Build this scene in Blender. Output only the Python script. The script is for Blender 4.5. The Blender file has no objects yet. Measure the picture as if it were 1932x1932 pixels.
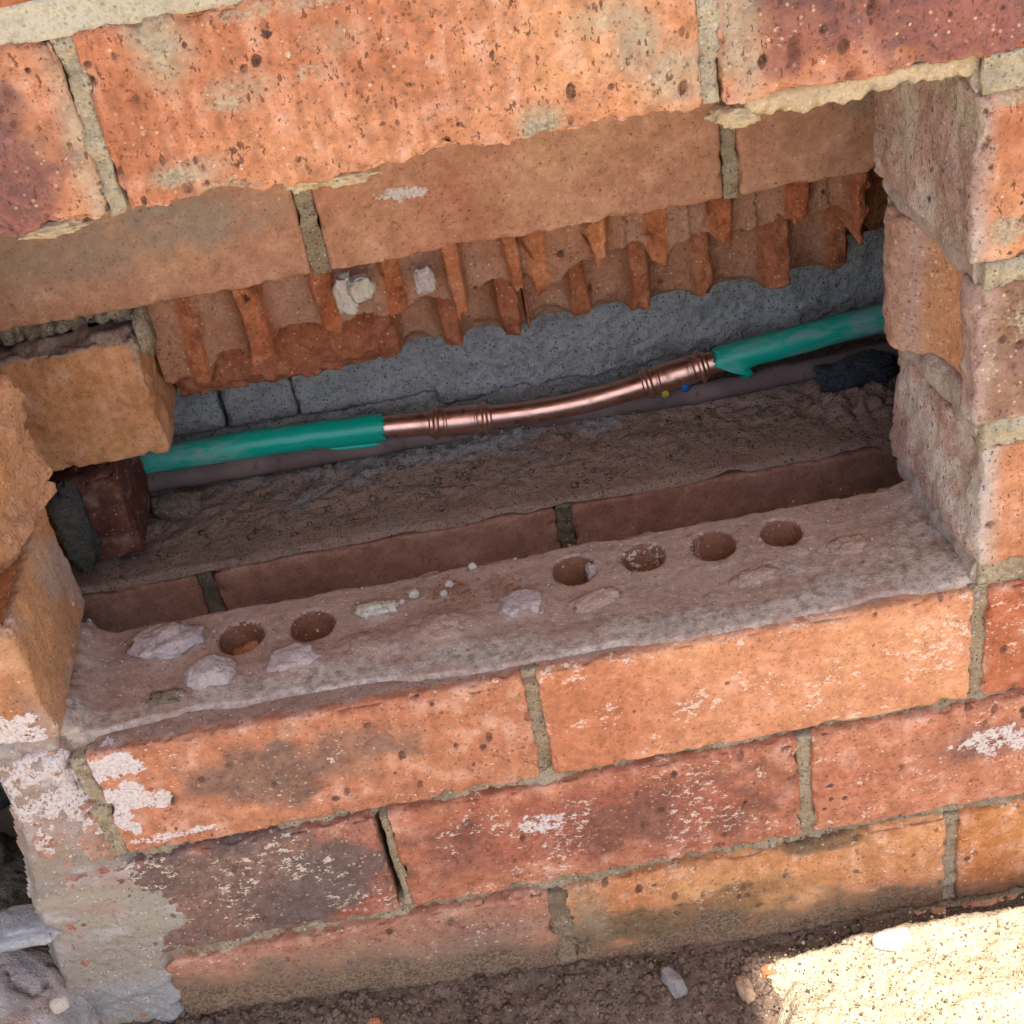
import bpy, math, random
import numpy as np
from mathutils import Matrix, Vector

# ---------------------------------------------------------------- camera, world, sun, exposure
sc = bpy.context.scene
COL = sc.collection
cam = bpy.data.cameras.new('camera'); camo = bpy.data.objects.new('camera', cam); COL.objects.link(camo)
PIT, YAW, ROL = math.radians(-36.7722), math.radians(-0.1132), math.radians(10.4266)
Rm = Matrix.Rotation(YAW, 3, 'Z') @ Matrix.Rotation(PIT, 3, 'X') @ Matrix.Rotation(ROL, 3, 'Y')
rt, fw, up = Rm.col[0], Rm.col[1], Rm.col[2]
M4 = Matrix(((rt[0], up[0], -fw[0], 0.2320), (rt[1], up[1], -fw[1], -0.5466), (rt[2], up[2], -fw[2], 0.5108), (0, 0, 0, 1)))
camo.matrix_world = M4
cam.sensor_width = 36; cam.lens = 2799.36 / 1932 * 36
cam.clip_start = 0.01; cam.clip_end = 500
sc.camera = camo

SUN_EL = math.radians(70)
w = bpy.data.worlds.new('World'); sc.world = w; w.use_nodes = True
wt = w.node_tree
sky = wt.nodes.new('ShaderNodeTexSky'); sky.sky_type = 'NISHITA'; sky.sun_disc = False
sky.sun_elevation = SUN_EL; sky.sun_rotation = math.radians(180)
sky.air_density = 0.7; sky.dust_density = 3.0; sky.ozone_density = 0.3
wt.links.new(sky.outputs[0], wt.nodes['Background'].inputs[0])
wt.nodes['Background'].inputs[1].default_value = 0.15
sl = bpy.data.lights.new('sun', 'SUN'); sl.energy = 4.3; sl.angle = math.radians(0.5); sl.color = (1, .94, .84)
so = bpy.data.objects.new('sun', sl); COL.objects.link(so)
so.rotation_euler = Vector((0, math.cos(SUN_EL), -math.sin(SUN_EL))).to_track_quat('-Z', 'Y').to_euler()
so.location = (0, -2, 4)
sc.view_settings.view_transform = 'Standard'; sc.view_settings.look = 'None'
sc.view_settings.gamma = 1; sc.view_settings.use_curve_mapping = False
sc.view_settings.exposure = 1.42
sc.cycles.use_adaptive_sampling = True; sc.cycles.adaptive_threshold = 0.03; sc.cycles.max_bounces = 5; sc.cycles.diffuse_bounces = 4; sc.cycles.glossy_bounces = 3; sc.cycles.caustics_reflective = False; sc.cycles.caustics_refractive = False

# ---------------------------------------------------------------- numpy noise
def _h(ix, iy, iz, s):
    h = (ix.astype(np.uint32) * np.uint32(374761393) + iy.astype(np.uint32) * np.uint32(668265263)
         + iz.astype(np.uint32) * np.uint32(2147483647 - 1274126177 + 12345) + np.uint32((s * 974711 + 77) & 0xffffffff))
    h = (h ^ (h >> np.uint32(13))) * np.uint32(1274126177)
    h = (h ^ (h >> np.uint32(15))) * np.uint32(2246822519)
    return ((h ^ (h >> np.uint32(16))) & np.uint32(0xffffff)).astype(np.float64) / 16777215.0
_G = np.array([(1,1,0),(-1,1,0),(1,-1,0),(-1,-1,0),(1,0,1),(-1,0,1),(1,0,-1),(-1,0,-1),(0,1,1),(0,-1,1),(0,1,-1),(0,-1,-1),(1,1,0),(-1,1,0),(0,-1,1),(0,-1,-1)], float)
_RT = np.array([[.36, .48, -.80], [-.80, .60, 0], [.48, .64, .60]])
def vn(P, s=0):
    P = P @ _RT
    F = np.floor(P); f = P - F; u = f * f * f * (f * (f * 6 - 15) + 10)
    I = F.astype(np.int64) & 0xffffffff
    X = (I[:, 0], (I[:, 0] + 1) & 0xffffffff); Y = (I[:, 1], (I[:, 1] + 1) & 0xffffffff); Z = (I[:, 2], (I[:, 2] + 1) & 0xffffffff)
    def g(i, j, k):
        q = _G[(_h(X[i], Y[j], Z[k], s) * 15.999).astype(np.int64)]
        return q[:, 0] * (f[:, 0] - i) + q[:, 1] * (f[:, 1] - j) + q[:, 2] * (f[:, 2] - k)
    l = lambda p, q, t: p + (q - p) * t
    a, b, c = u[:, 0], u[:, 1], u[:, 2]
    r = l(l(l(g(0,0,0), g(1,0,0), a), l(g(0,1,0), g(1,1,0), a), b), l(l(g(0,0,1), g(1,0,1), a), l(g(0,1,1), g(1,1,1), a), b), c)
    return r * 1.35
def fbm(P, sc_, o=3, s=0, g=.5):
    r = np.zeros(len(P)); a = 1; t = 0; Q = P * sc_
    for i in range(o):
        r += a * vn(Q + 17.3 * i, s + i * 7); t += a; a *= g; Q = Q * 2.03
    return r / t * 1.35
def ss(a, b, x):
    t = np.clip((x - a) / (b - a), 0, 1); return t * t * (3 - 2 * t)

# ---------------------------------------------------------------- mesh helpers
def make(name, V, F, mat, parent=None, attrs=None, smooth=True, color=None, label=None, cat=None, group=None, kind=None, origin=None, rot=None):
    V = np.asarray(V, dtype=np.float64)
    c = np.array(origin) if origin is not None else (V.min(0) + V.max(0)) / 2
    me = bpy.data.meshes.new(name)
    F = np.asarray(F, dtype=np.int32)
    n = F.shape[1]
    me.vertices.add(len(V)); me.vertices.foreach_set('co', (V - c).ravel().astype(np.float32))
    me.loops.add(F.size); me.loops.foreach_set('vertex_index', F.ravel())
    me.polygons.add(len(F)); me.polygons.foreach_set('loop_start', np.arange(0, F.size, n, dtype=np.int32))
    if smooth: me.polygons.foreach_set('use_smooth', np.ones(len(F), dtype=bool))
    for k, v in (attrs or {}).items():
        if np.ndim(v) == 2:
            at = me.attributes.new(k, 'FLOAT_COLOR', 'POINT'); at.data.foreach_set('color', np.hstack([np.clip(v, 0, 1), np.ones((len(v), 1))]).astype(np.float32).ravel()); continue
        at = me.attributes.new(k, 'FLOAT', 'POINT'); at.data.foreach_set('value', np.asarray(v, dtype=np.float32))
    me.update(calc_edges=True); me.validate()
    me.materials.append(mat)
    o = bpy.data.objects.new(name, me); COL.objects.link(o); o.location = c
    if parent is not None:
        o.parent = parent; o.location = Vector(c) - parent.location
    if color is not None: o.color = color
    tag(o, label, cat, group, kind)
    return o
def tag(o, label=None, cat=None, group=None, kind=None):
    for k, v in (('label', label), ('category', cat), ('group', group), ('kind', kind)):
        if v: o[k] = v
    return o
def empty(name, loc, label=None, cat=None, group=None, kind=None):
    o = bpy.data.objects.new(name, None); COL.objects.link(o); o.location = loc; o.empty_display_size = .05
    return tag(o, label, cat, group, kind)

def lines(a, b, res, dense=None):
    return np.linspace(a, b, max(2, int(round((b - a) / res)) + 1))
def boxsurf(xs, ys, zs, skip=()):
    nx, ny, nz = len(xs), len(ys), len(zs)
    ID = lambda i, j, k: i + nx * (j + ny * k)
    Q = []
    def face(A, flip):
        q = np.stack([A[:-1, :-1], A[1:, :-1], A[1:, 1:], A[:-1, 1:]], -1).reshape(-1, 4)
        Q.append(q[:, ::-1] if flip else q)
    i, j, k = np.arange(nx), np.arange(ny), np.arange(nz)
    if 'y0' not in skip: face(ID(i[:, None], 0, k[None, :]), False)
    if 'y1' not in skip: face(ID(i[:, None], ny - 1, k[None, :]), True)
    if 'z0' not in skip: face(ID(i[:, None], j[None, :], 0), True)
    if 'z1' not in skip: face(ID(i[:, None], j[None, :], nz - 1), False)
    if 'x0' not in skip: face(ID(0, j[:, None], k[None, :]), True)
    if 'x1' not in skip: face(ID(nx - 1, j[:, None], k[None, :]), False)
    Q = np.concatenate(Q); u, inv = np.unique(Q, return_inverse=True)
    F = inv.reshape(-1, 4)
    V = np.stack([xs[u % nx], ys[(u // nx) % ny], zs[u // (nx * ny)]], -1)
    return V, F
def yl(y0, y1, res):       # dense at front, coarse behind
    a = np.arange(y0, y0 + .008, res); b = np.linspace(y0 + .010, y1, max(3, int((y1 - y0) / (res * 3))))
    return np.concatenate([a, b])
def rbox(b, res, r, ys=None, skip=()):
    x0, x1, y0, y1, z0, z1 = b
    V, F = boxsurf(lines(x0, x1, res), yl(y0, y1, res) if ys is None else ys, lines(z0, z1, res), skip)
    lo = np.array([x0, y0, z0]) + r; hi = np.array([x1, y1, z1]) - r
    q = np.clip(V, lo, hi); d = V - q; L = np.linalg.norm(d, axis=1); L[L == 0] = 1
    n = d / L[:, None]; P = q + n * r
    dist = np.sort(np.minimum(V - np.array([x0, y0, z0]), np.array([x1, y1, z1]) - V), axis=1)
    return P, F, n, dist[:, 1], V
def ell(V, L, ax=(0, 2), s=0, rough=.5, sc_=90, soft=.25):
    m = np.zeros(len(V)); nz = fbm(V, sc_, 3, s) * rough
    for cx, cz, rx, rz, a in L:
        d = np.sqrt(((V[:, ax[0]] - cx) / rx) ** 2 + ((V[:, ax[1]] - cz) / rz) ** 2)
        m = np.maximum(m, a * ss(1 + soft, 1 - soft, d + nz))
    return m

# ---------------------------------------------------------------- node helpers
class NT:
    def __init__(s, name):
        s.m = bpy.data.materials.new(name); s.m.use_nodes = True; s.t = s.m.node_tree
        s.b = s.t.nodes['Principled BSDF']
    def n(s, ty, **k):
        x = s.t.nodes.new(ty)
        for a, v in k.items(): setattr(x, a, v)
        return x
    def put(s, sock, v):
        if isinstance(v, bpy.types.NodeSocket): s.t.links.new(v, sock)
        elif isinstance(v, (tuple, list)): sock.default_value = (tuple(v) + (1,))[:4] if sock.type == 'RGBA' else v
        else: sock.default_value = v
    def math(s, op, a, b=0.0, c=None, clamp=False):
        x = s.n('ShaderNodeMath', operation=op, use_clamp=clamp); s.put(x.inputs[0], a); s.put(x.inputs[1], b)
        if c is not None: s.put(x.inputs[2], c)
        return x.outputs[0]
    def vmath(s, op, a, b):
        x = s.n('ShaderNodeVectorMath', operation=op); s.put(x.inputs[0], a); s.put(x.inputs[1], b); return x.outputs[0]
    def step(s, v, a, b, lo=0.0, hi=1.0):
        x = s.n('ShaderNodeMapRange', interpolation_type='SMOOTHSTEP'); s.put(x.inputs[0], v); s.put(x.inputs[1], a); s.put(x.inputs[2], b); s.put(x.inputs[3], lo); s.put(x.inputs[4], hi)
        return x.outputs[0]
    def noise(s, co, scale, detail=3, rough=.55, col=False):
        x = s.n('ShaderNodeTexNoise'); s.put(x.inputs['Vector'], co); x.inputs['Scale'].default_value = scale
        x.inputs['Detail'].default_value = detail; x.inputs['Roughness'].default_value = rough
        return x.outputs[1 if col else 0]
    def vor(s, co, scale, rand=1.0):
        x = s.n('ShaderNodeTexVoronoi'); s.put(x.inputs['Vector'], co); x.inputs['Scale'].default_value = scale; x.inputs['Randomness'].default_value = rand
        sep = s.n('ShaderNodeSeparateColor'); s.t.links.new(x.outputs['Color'], sep.inputs[0])
        return x.outputs['Distance'], sep.outputs[0], sep.outputs[1]
    def mix(s, f, a, b, mode='MIX'):
        x = s.n('ShaderNodeMix', data_type='RGBA', blend_type=mode, clamp_factor=True)
        s.put(x.inputs[0], f); s.put(x.inputs[6], a); s.put(x.inputs[7], b); return x.outputs[2]
    def attr(s, name):
        return s.n('ShaderNodeAttribute', attribute_name=name).outputs['Fac']
    def coords(s, rnd=True):
        co = s.n('ShaderNodeTexCoord').outputs['Object']
        if rnd:
            oi = s.n('ShaderNodeObjectInfo'); s.oi = oi
            cx = s.n('ShaderNodeCombineXYZ'); s.t.links.new(oi.outputs['Random'], cx.inputs[0]); s.put(cx.inputs[1], s.math('MULTIPLY', oi.outputs['Random'], 3.7)); s.put(cx.inputs[2], s.math('MULTIPLY', oi.outputs['Random'], 7.1))
            co = s.vmath('ADD', co, cx.outputs[0])
        return co
    def finish(s, col, rough=.9, height=None, dist=.001, strength=1.0, spec=.25):
        s.put(s.b.inputs['Base Color'], col); s.put(s.b.inputs['Roughness'], rough); s.b.inputs['Specular IOR Level'].default_value = spec
        if height is not None:
            bp = s.n('ShaderNodeBump'); bp.inputs['Distance'].default_value = dist; bp.inputs['Strength'].default_value = strength
            s.put(bp.inputs['Height'], height); s.t.links.new(bp.outputs[0], s.b.inputs['Normal'])
        return s.m

def brick_material(name, streak=.5, spot=.5, scuff=.5, grain=.5, mortar=(.40, .345, .255), bump=.0012):
    t = NT(name); co = t.coords()
    c = t.n('ShaderNodeAttribute', attribute_name='tone').outputs['Color']
    n3 = t.noise(co, 560, 3, .7); n2 = t.noise(co, 150, 2, .6)
    g = t.math('SUBTRACT', n3, .5)
    c = t.mix(t.step(n3, .44, .30), c, t.mix(1.0, c, (.50, .44, .41), 'MULTIPLY'))
    c = t.mix(t.step(n3, .57, .72), c, t.mix(1.0, c, (1.28, 1.36, 1.42), 'MULTIPLY'))
    c = t.mix(t.math('MULTIPLY', t.step(n2, .52, .36),   .20 + .25 * grain), c, t.mix(1.0, c, (.70, .62, .58), 'MULTIPLY'))
    c = t.mix(t.math('MULTIPLY', t.step(n2, .54, .68), .25 + .25 * grain), c, t.mix(1.0, c, (1.18, 1.26, 1.32), 'MULTIPLY'))
    vd, vr, vg = t.vor(co, 400)
    lg = t.math('MULTIPLY', t.step(vd, .40, .16), t.math('GREATER_THAN', vr, 1 - .22 * grain))
    c = t.mix(t.math('MULTIPLY', lg, t.step(vg, 0, 1, .25, .8)), c, (.72, .52, .38))
    dg = t.math('MULTIPLY', t.step(vd, .45, .2), t.math('GREATER_THAN', vg, 1 - .22 * grain * (.4 + .6 * min(1, grain))))
    c = t.mix(t.math('MULTIPLY', dg, t.step(vr, 0, 1, .3, .75)), c, (.12, .055, .04))
    # dragged tears, longer than wide
    mp = t.n('ShaderNodeMapping'); t.put(mp.inputs['Vector'], co); mp.inputs['Scale'].default_value = (1, .9, .42); mp.inputs['Rotation'].default_value = (0, .08, 0)
    tn = t.noise(mp.outputs[0], 430, 3, .65)
    thr = t.math('ADD', .74 - .098 * streak, t.math('MULTIPLY', t.math('SUBTRACT', .5, n2), .32 * min(1, streak)))
    tear = t.step(t.math('SUBTRACT', tn, thr), 0.0, .025)
    if streak > .02: c = t.mix(t.math('MULTIPLY', tear, .80), c, (.17, .065, .04))
    # iron spots
    sd, sr, sg = t.vor(mp.outputs[0] if False else co, 85)
    isp = t.math('MULTIPLY', t.step(t.math('ADD', sd, t.math('MULTIPLY', g, .3)), .21, .13), t.math('GREATER_THAN', sr, 1 - .34 * spot))
    c = t.mix(t.math('MULTIPLY', isp, t.step(sg, 0, 1, .4, .9)), c, t.mix(sg, (.14, .06, .045), (.035, .035, .045)))
    # pale scrapes
    mp2 = t.n('ShaderNodeMapping'); t.put(mp2.inputs['Vector'], co); mp2.inputs['Scale'].default_value = (.8, 1, 1.15); mp2.inputs['Rotation'].default_value = (0, -.6, 0)
    sn = t.noise(mp2.outputs[0], 260, 3, .8)
    scf = t.step(t.math('ADD', sn, t.math('MULTIPLY', t.math('SUBTRACT', t.attr('scuff'), 1.08 - .35 * scuff), .26)), .61, .67)
    if scuff: c = t.mix(t.math('MULTIPLY', scf, .75), c, (.70, .58, .48))
    pitf = t.step(t.math('ADD', t.attr('pit'), t.math('MULTIPLY', g, .9)), .36, .60)
    c = t.mix(t.math('MULTIPLY', pitf, t.step(n2, .35, .65, .5, .95)), c, t.mix(t.step(n3, .35, .65), (.05, .03, .028), (.17, .075, .05)))
    jit = t.math('ADD', t.math('MULTIPLY', g, 1.5), t.math('MULTIPLY', t.math('SUBTRACT', n2, .5), .8))
    mort = t.attr('mortar')
    mf = t.math('MULTIPLY', t.step(t.math('ADD', mort, jit), .25, .85), t.step(mort, .02, .3))
    mc = t.mix(t.step(n3, .35, .65), t.mix(1.0, mortar, (.62, .62, .62), 'MULTIPLY'), t.mix(1.0, mortar, (1.22, 1.22, 1.22), 'MULTIPLY'))
    c = t.mix(t.math('MULTIPLY', mf, .9), c, mc)
    wh = t.attr('white')
    wf = t.math('MULTIPLY', t.step(t.math('ADD', wh, t.math('ADD', jit, t.math('MULTIPLY', t.math('SUBTRACT', sn, .5), 1.2))), .36, .62), t.step(wh, .02, .3))
    c = t.mix(t.math('MULTIPLY', wf, .93), c, t.mix(t.step(n3, .35, .6), (.46, .40, .39), (.66, .60, .59)))
    so_ = t.attr('soil'); sf = t.math('MULTIPLY', t.step(t.math('ADD', so_, jit), .25, .8), t.step(so_, .02, .2))
    c = t.mix(t.math('MULTIPLY', sf, .85), c, t.mix(t.step(n3, .35, .65), (.07, .05, .035), (.24, .17, .11)))
    h = t.math('ADD', t.math('MULTIPLY', n3, .8), t.math('MULTIPLY', n2, .5))
    h = t.math('SUBTRACT', h, t.math('MULTIPLY', tear, .7))
    return t.finish(c, .88, h, bump, .9, .2)

def gritty(name, cols, spk=(.08, .07, .06), scale=1.0, bump=.0012, light=(.6, .55, .45), rnd=True, tint=None, tintattr=None, dk=.6, tone=False):
    t = NT(name); co = t.coords(rnd)
    a = t.noise(co, 34 * scale, 3, .6); b = t.noise(co, 190 * scale, 3, .7); g = t.noise(co, 800 * scale, 2, .7)
    if tone: c = t.n('ShaderNodeAttribute', attribute_name='tone').outputs['Color']
    else: c = t.mix(t.step(a, .34, .66), cols[0], cols[1])
    if len(cols) > 3: c = t.mix(t.step(a, .58, .70), c, cols[3])
    if not tone: c = t.mix(t.math('MULTIPLY', t.step(b, .42, .68), .8), c, cols[2])
    if tintattr:
        tf = t.step(t.math('ADD', t.attr(tintattr), t.math('MULTIPLY', t.math('SUBTRACT', b, .5), .7)), .15, .85)
        c = t.mix(tf, c, t.mix(t.step(b, .35, .65), t.mix(1.0, tint, (.75, .75, .75), 'MULTIPLY'), t.mix(1.0, tint, (1.2, 1.2, 1.2), 'MULTIPLY')))
    c = t.mix(t.math('MULTIPLY', t.step(b, .46, .30), .5), c, t.mix(1.0, c, (.55, .52, .5), 'MULTIPLY'))
    vd, vr, vg = t.vor(co, 480 * scale)
    c = t.mix(t.math('MULTIPLY', t.math('MULTIPLY', t.step(vd, .45, .2), t.math('GREATER_THAN', vr, .78)), dk), c, spk)
    c = t.mix(t.math('MULTIPLY', t.math('MULTIPLY', t.step(vd, .4, .2), t.math('GREATER_THAN', vg, .84)), .7), c, light)
    c = t.mix(t.math('MULTIPLY', t.step(g, .54, .72), dk * .8), c, spk)
    h = t.math('ADD', t.math('MULTIPLY', b, .9), t.math('MULTIPLY', g, .5))
    return t.finish(c, .94, h, bump, 1.0, .15)

M = {}
M['rustic'] = brick_material('brick_rustic', streak=1.0, spot=.14, scuff=.02, grain=.6, bump=.0018)
M['rough'] = brick_material('brick_ironspot', streak=.45, spot=.5, scuff=.6, grain=.8)
M['smooth'] = brick_material('brick_smooth', streak=.05, spot=.03, scuff=1.15, grain=.2, bump=.0008)
M['flecked'] = brick_material('brick_flecked', streak=.25, spot=.3, scuff=1.05, grain=1.15)
M['plain'] = brick_material('brick_plain', streak=.10, spot=.06, scuff=.1, grain=.3)
M['inner'] = brick_material('brick_inner_face', streak=.02, spot=.01, scuff=0, grain=.02, mortar=(.33, .26, .205), bump=.0004)
M['broken'] = brick_material('brick_broken', streak=.15, spot=.15, scuff=0, grain=.8, bump=.0020)
M['mortar'] = gritty('mortar', [(.33, .255, .165), (.44, .36, .25), (.22, .165, .105)], dk=.85, bump=.0022)
M['mortar_pale'] = gritty('mortar_pale', [(.50, .45, .345), (.58, .53, .42), (.40, .355, .265)], dk=.4)
M['mortar_mid'] = gritty('mortar_mid', [(.42, .355, .25), (.52, .45, .33), (.31, .255, .17)], dk=.7, bump=.002)
M['mortar_dirty'] = gritty('mortar_dirty', [(.22, .16, .105), (.30, .225, .15), (.14, .10, .065)], dk=.8, bump=.002)
M['mortar_yellow'] = gritty('mortar_yellow', [(.50, .38, .235), (.58, .46, .30), (.40, .29, .17)], dk=.35, spk=(.2, .13, .07))
M['mortar_pink'] = gritty('mortar_dusty_pink', [(.43, .29, .225), (.37, .25, .195), (.46, .315, .25)], spk=(.16, .10, .08), tint=(.46, .375, .31), tintattr='mortar', dk=.4, bump=.0010)
M['mortar_reveal'] = gritty('mortar_reveal', [(.40, .31, .265), (.46, .39, .335), (.32, .24, .20)], dk=.35, spk=(.14, .10, .08))
M['lump'] = gritty('mortar_lump', [(.46, .37, .34), (.54, .45, .42), (.37, .28, .25)], dk=.3, spk=(.2, .15, .13))
M['plaster'] = gritty('plaster', [(.40, .36, .33)] * 3, dk=.55, bump=.0018, tone=True, spk=(.17, .14, .12))
M['grey'] = gritty('grey_render', [(.42, .385, .335), (.54, .50, .44), (.27, .245, .215)], spk=(.035, .035, .04), light=(.44, .43, .41), dk=.8, bump=.002)
M['dirt'] = gritty('ledge_dirt', [(.38, .25, .185), (.44, .29, .21), (.26, .175, .13), (.34, .265, .215)], spk=(.05, .034, .025), light=(.42, .33, .25), tint=(.31, .295, .265), tintattr='mortar', dk=.8, bump=.002)
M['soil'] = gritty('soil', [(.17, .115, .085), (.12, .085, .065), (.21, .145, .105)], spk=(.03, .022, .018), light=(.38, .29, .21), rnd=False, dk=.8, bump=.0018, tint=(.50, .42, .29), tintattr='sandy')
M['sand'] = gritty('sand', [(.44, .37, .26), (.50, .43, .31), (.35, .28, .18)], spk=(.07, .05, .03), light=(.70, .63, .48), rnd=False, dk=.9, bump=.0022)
M['concrete'] = gritty('broken_concrete', [(.34, .31, .30)] * 3, dk=.5, bump=.002, tone=True, spk=(.12, .09, .08))
M['stone_grey'] = gritty('stone_grey', [(.25, .23, .22), (.31, .28, .27), (.19, .17, .16)], dk=.3)
M['plaster_blue'] = gritty('plaster_blue', [(.36, .36, .37), (.44, .44, .45), (.28, .27, .27)], dk=.3)
M['stone_tan'] = gritty('stone_tan', [(.42, .30, .20), (.48, .34, .22), (.32, .21, .14)], dk=.2)
M['stone_red'] = gritty('stone_red', [(.40, .16, .075), (.46, .20, .10), (.30, .11, .06)], dk=.3)
M['stone_white'] = gritty('stone_white', [(.55, .47, .40), (.62, .54, .47), (.45, .38, .32)], dk=.2)
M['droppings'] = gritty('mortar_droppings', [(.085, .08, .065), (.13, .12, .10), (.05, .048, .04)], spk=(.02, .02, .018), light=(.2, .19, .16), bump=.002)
M['black'] = gritty('bitumen', [(.05, .054, .058), (.075, .08, .085), (.03, .032, .035)], spk=(.01, .01, .01), light=(.16, .16, .16), bump=.002)

def copper_mat(name, c0, c1, rough, metal):
    t = NT(name); co = t.coords()
    n = t.noise(co, 120, 4); f = t.noise(co, 30, 3)
    t.b.inputs['Metallic'].default_value = metal
    c = t.mix(t.step(f, .4, .65), c0, c1)
    c = t.mix(t.math('MULTIPLY', t.step(n, .56, .70), .6), c, tuple(x * .35 for x in c1))
    return t.finish(c, t.math('ADD', rough, t.math('MULTIPLY', n, .35)), t.noise(co, 400, 2), .0002, .5, .5)
M['copper'] = copper_mat('copper', (.90, .52, .38), (.80, .42, .30), .20, 1.0)
M['old_copper'] = copper_mat('tarnished_copper', (.15, .095, .08), (.21, .14, .12), .65, .0)
def green_mat():
    t = NT('green_plastic'); co = t.coords()
    mp = t.n('ShaderNodeMapping'); t.put(mp.inputs['Vector'], co); mp.inputs['Scale'].default_value = (.35, 1, 1)
    d = t.attr('dust'); n = t.noise(mp.outputs[0], 260, 4, .65); n2 = t.noise(mp.outputs[0], 90, 3)
    f = t.step(t.math('ADD', t.math('MULTIPLY', t.math('SUBTRACT', n, .5), 2.2), t.math('ADD', t.math('MULTIPLY', t.math('SUBTRACT', n2, .5), 1.2), d)), .35, 1.25)
    c = t.mix(n2, (.004, .37, .235), (.006, .50, .33))
    c = t.mix(t.math('MULTIPLY', f, .7), c, (.36, .40, .36))
    c = t.mix(t.math('MULTIPLY', t.step(t.noise(mp.outputs[0], 420, 2), .62, .70), .28), c, (.03, .09, .07))
    return t.finish(c, t.math('ADD', .30, t.math('MULTIPLY', f, .5)), n, .0003, .5, .5)
M['green'] = green_mat()
def flat(name, c, r=.6):
    t = NT(name); co = t.coords(); return t.finish(t.mix(t.noise(co, 200, 3), c, tuple(x * .7 for x in c)), r)
M['yellow'] = flat('yellow_mark', (.55, .45, .06)); M['blue'] = flat('blue_mark', (.02, .16, .45))
M['blockerboard'] = flat('blocker_board', (.30, .24, .18), .8)  # for the added boards that block the sun
M['render_wall'] = flat('wall_render', (.42, .36, .28), .9)

# ---------------------------------------------------------------- fired clay colour, baked per vertex
def lerp(a, b, f): return a + (np.asarray(b) - a) * np.asarray(f)[:, None]
def tone(base, P, s, pale=.45, burn=None, e=None, streak=.5, var=1.0, char=(.13, .085, .085)):
    n1, n2, n3, lo = fbm(P, 18, 3, s + 60), fbm(P, 70, 3, s + 61), fbm(P, 260, 2, s + 62), fbm(P, 8, 2, s + 63)
    st = fbm(P * np.array([1, 1, .10]), 240, 2, s + 64)
    c = np.tile(np.array(base, float), (len(P), 1)) * (1 + var * (.12 * n1 + .16 * n2 + .16 * n3 + .16 * streak * st))[:, None]
    c = lerp(c, c * np.array([1.04, 1.17, 1.12]), ss(-.1, .8, n1) * var * .9)
    c = lerp(c, (.66, .45, .35), np.clip(ss(.0, .9, n2 + .5 * st * streak), 0, 1) * pale)
    c = lerp(c, c * np.array([.78, .58, .55]), ss(.0, .7, lo) * .55 * var)
    if e is not None: c = lerp(c, (.58, .33, .23), ss(.006, .0, e) * ss(-.3, .6, n2) * .45)
    if burn is not None:
        b = np.clip(burn * (1.35 + .7 * n2 + .5 * n3), 0, 1)
        c = lerp(c, lerp(np.tile(np.array(char), (len(P), 1)), np.array(char) * np.array([1.9, 1.45, 1.25]), ss(-.5, .7, n1 + .6 * n3)), b * .9)
    return np.clip(c, .01, .9)
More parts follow.
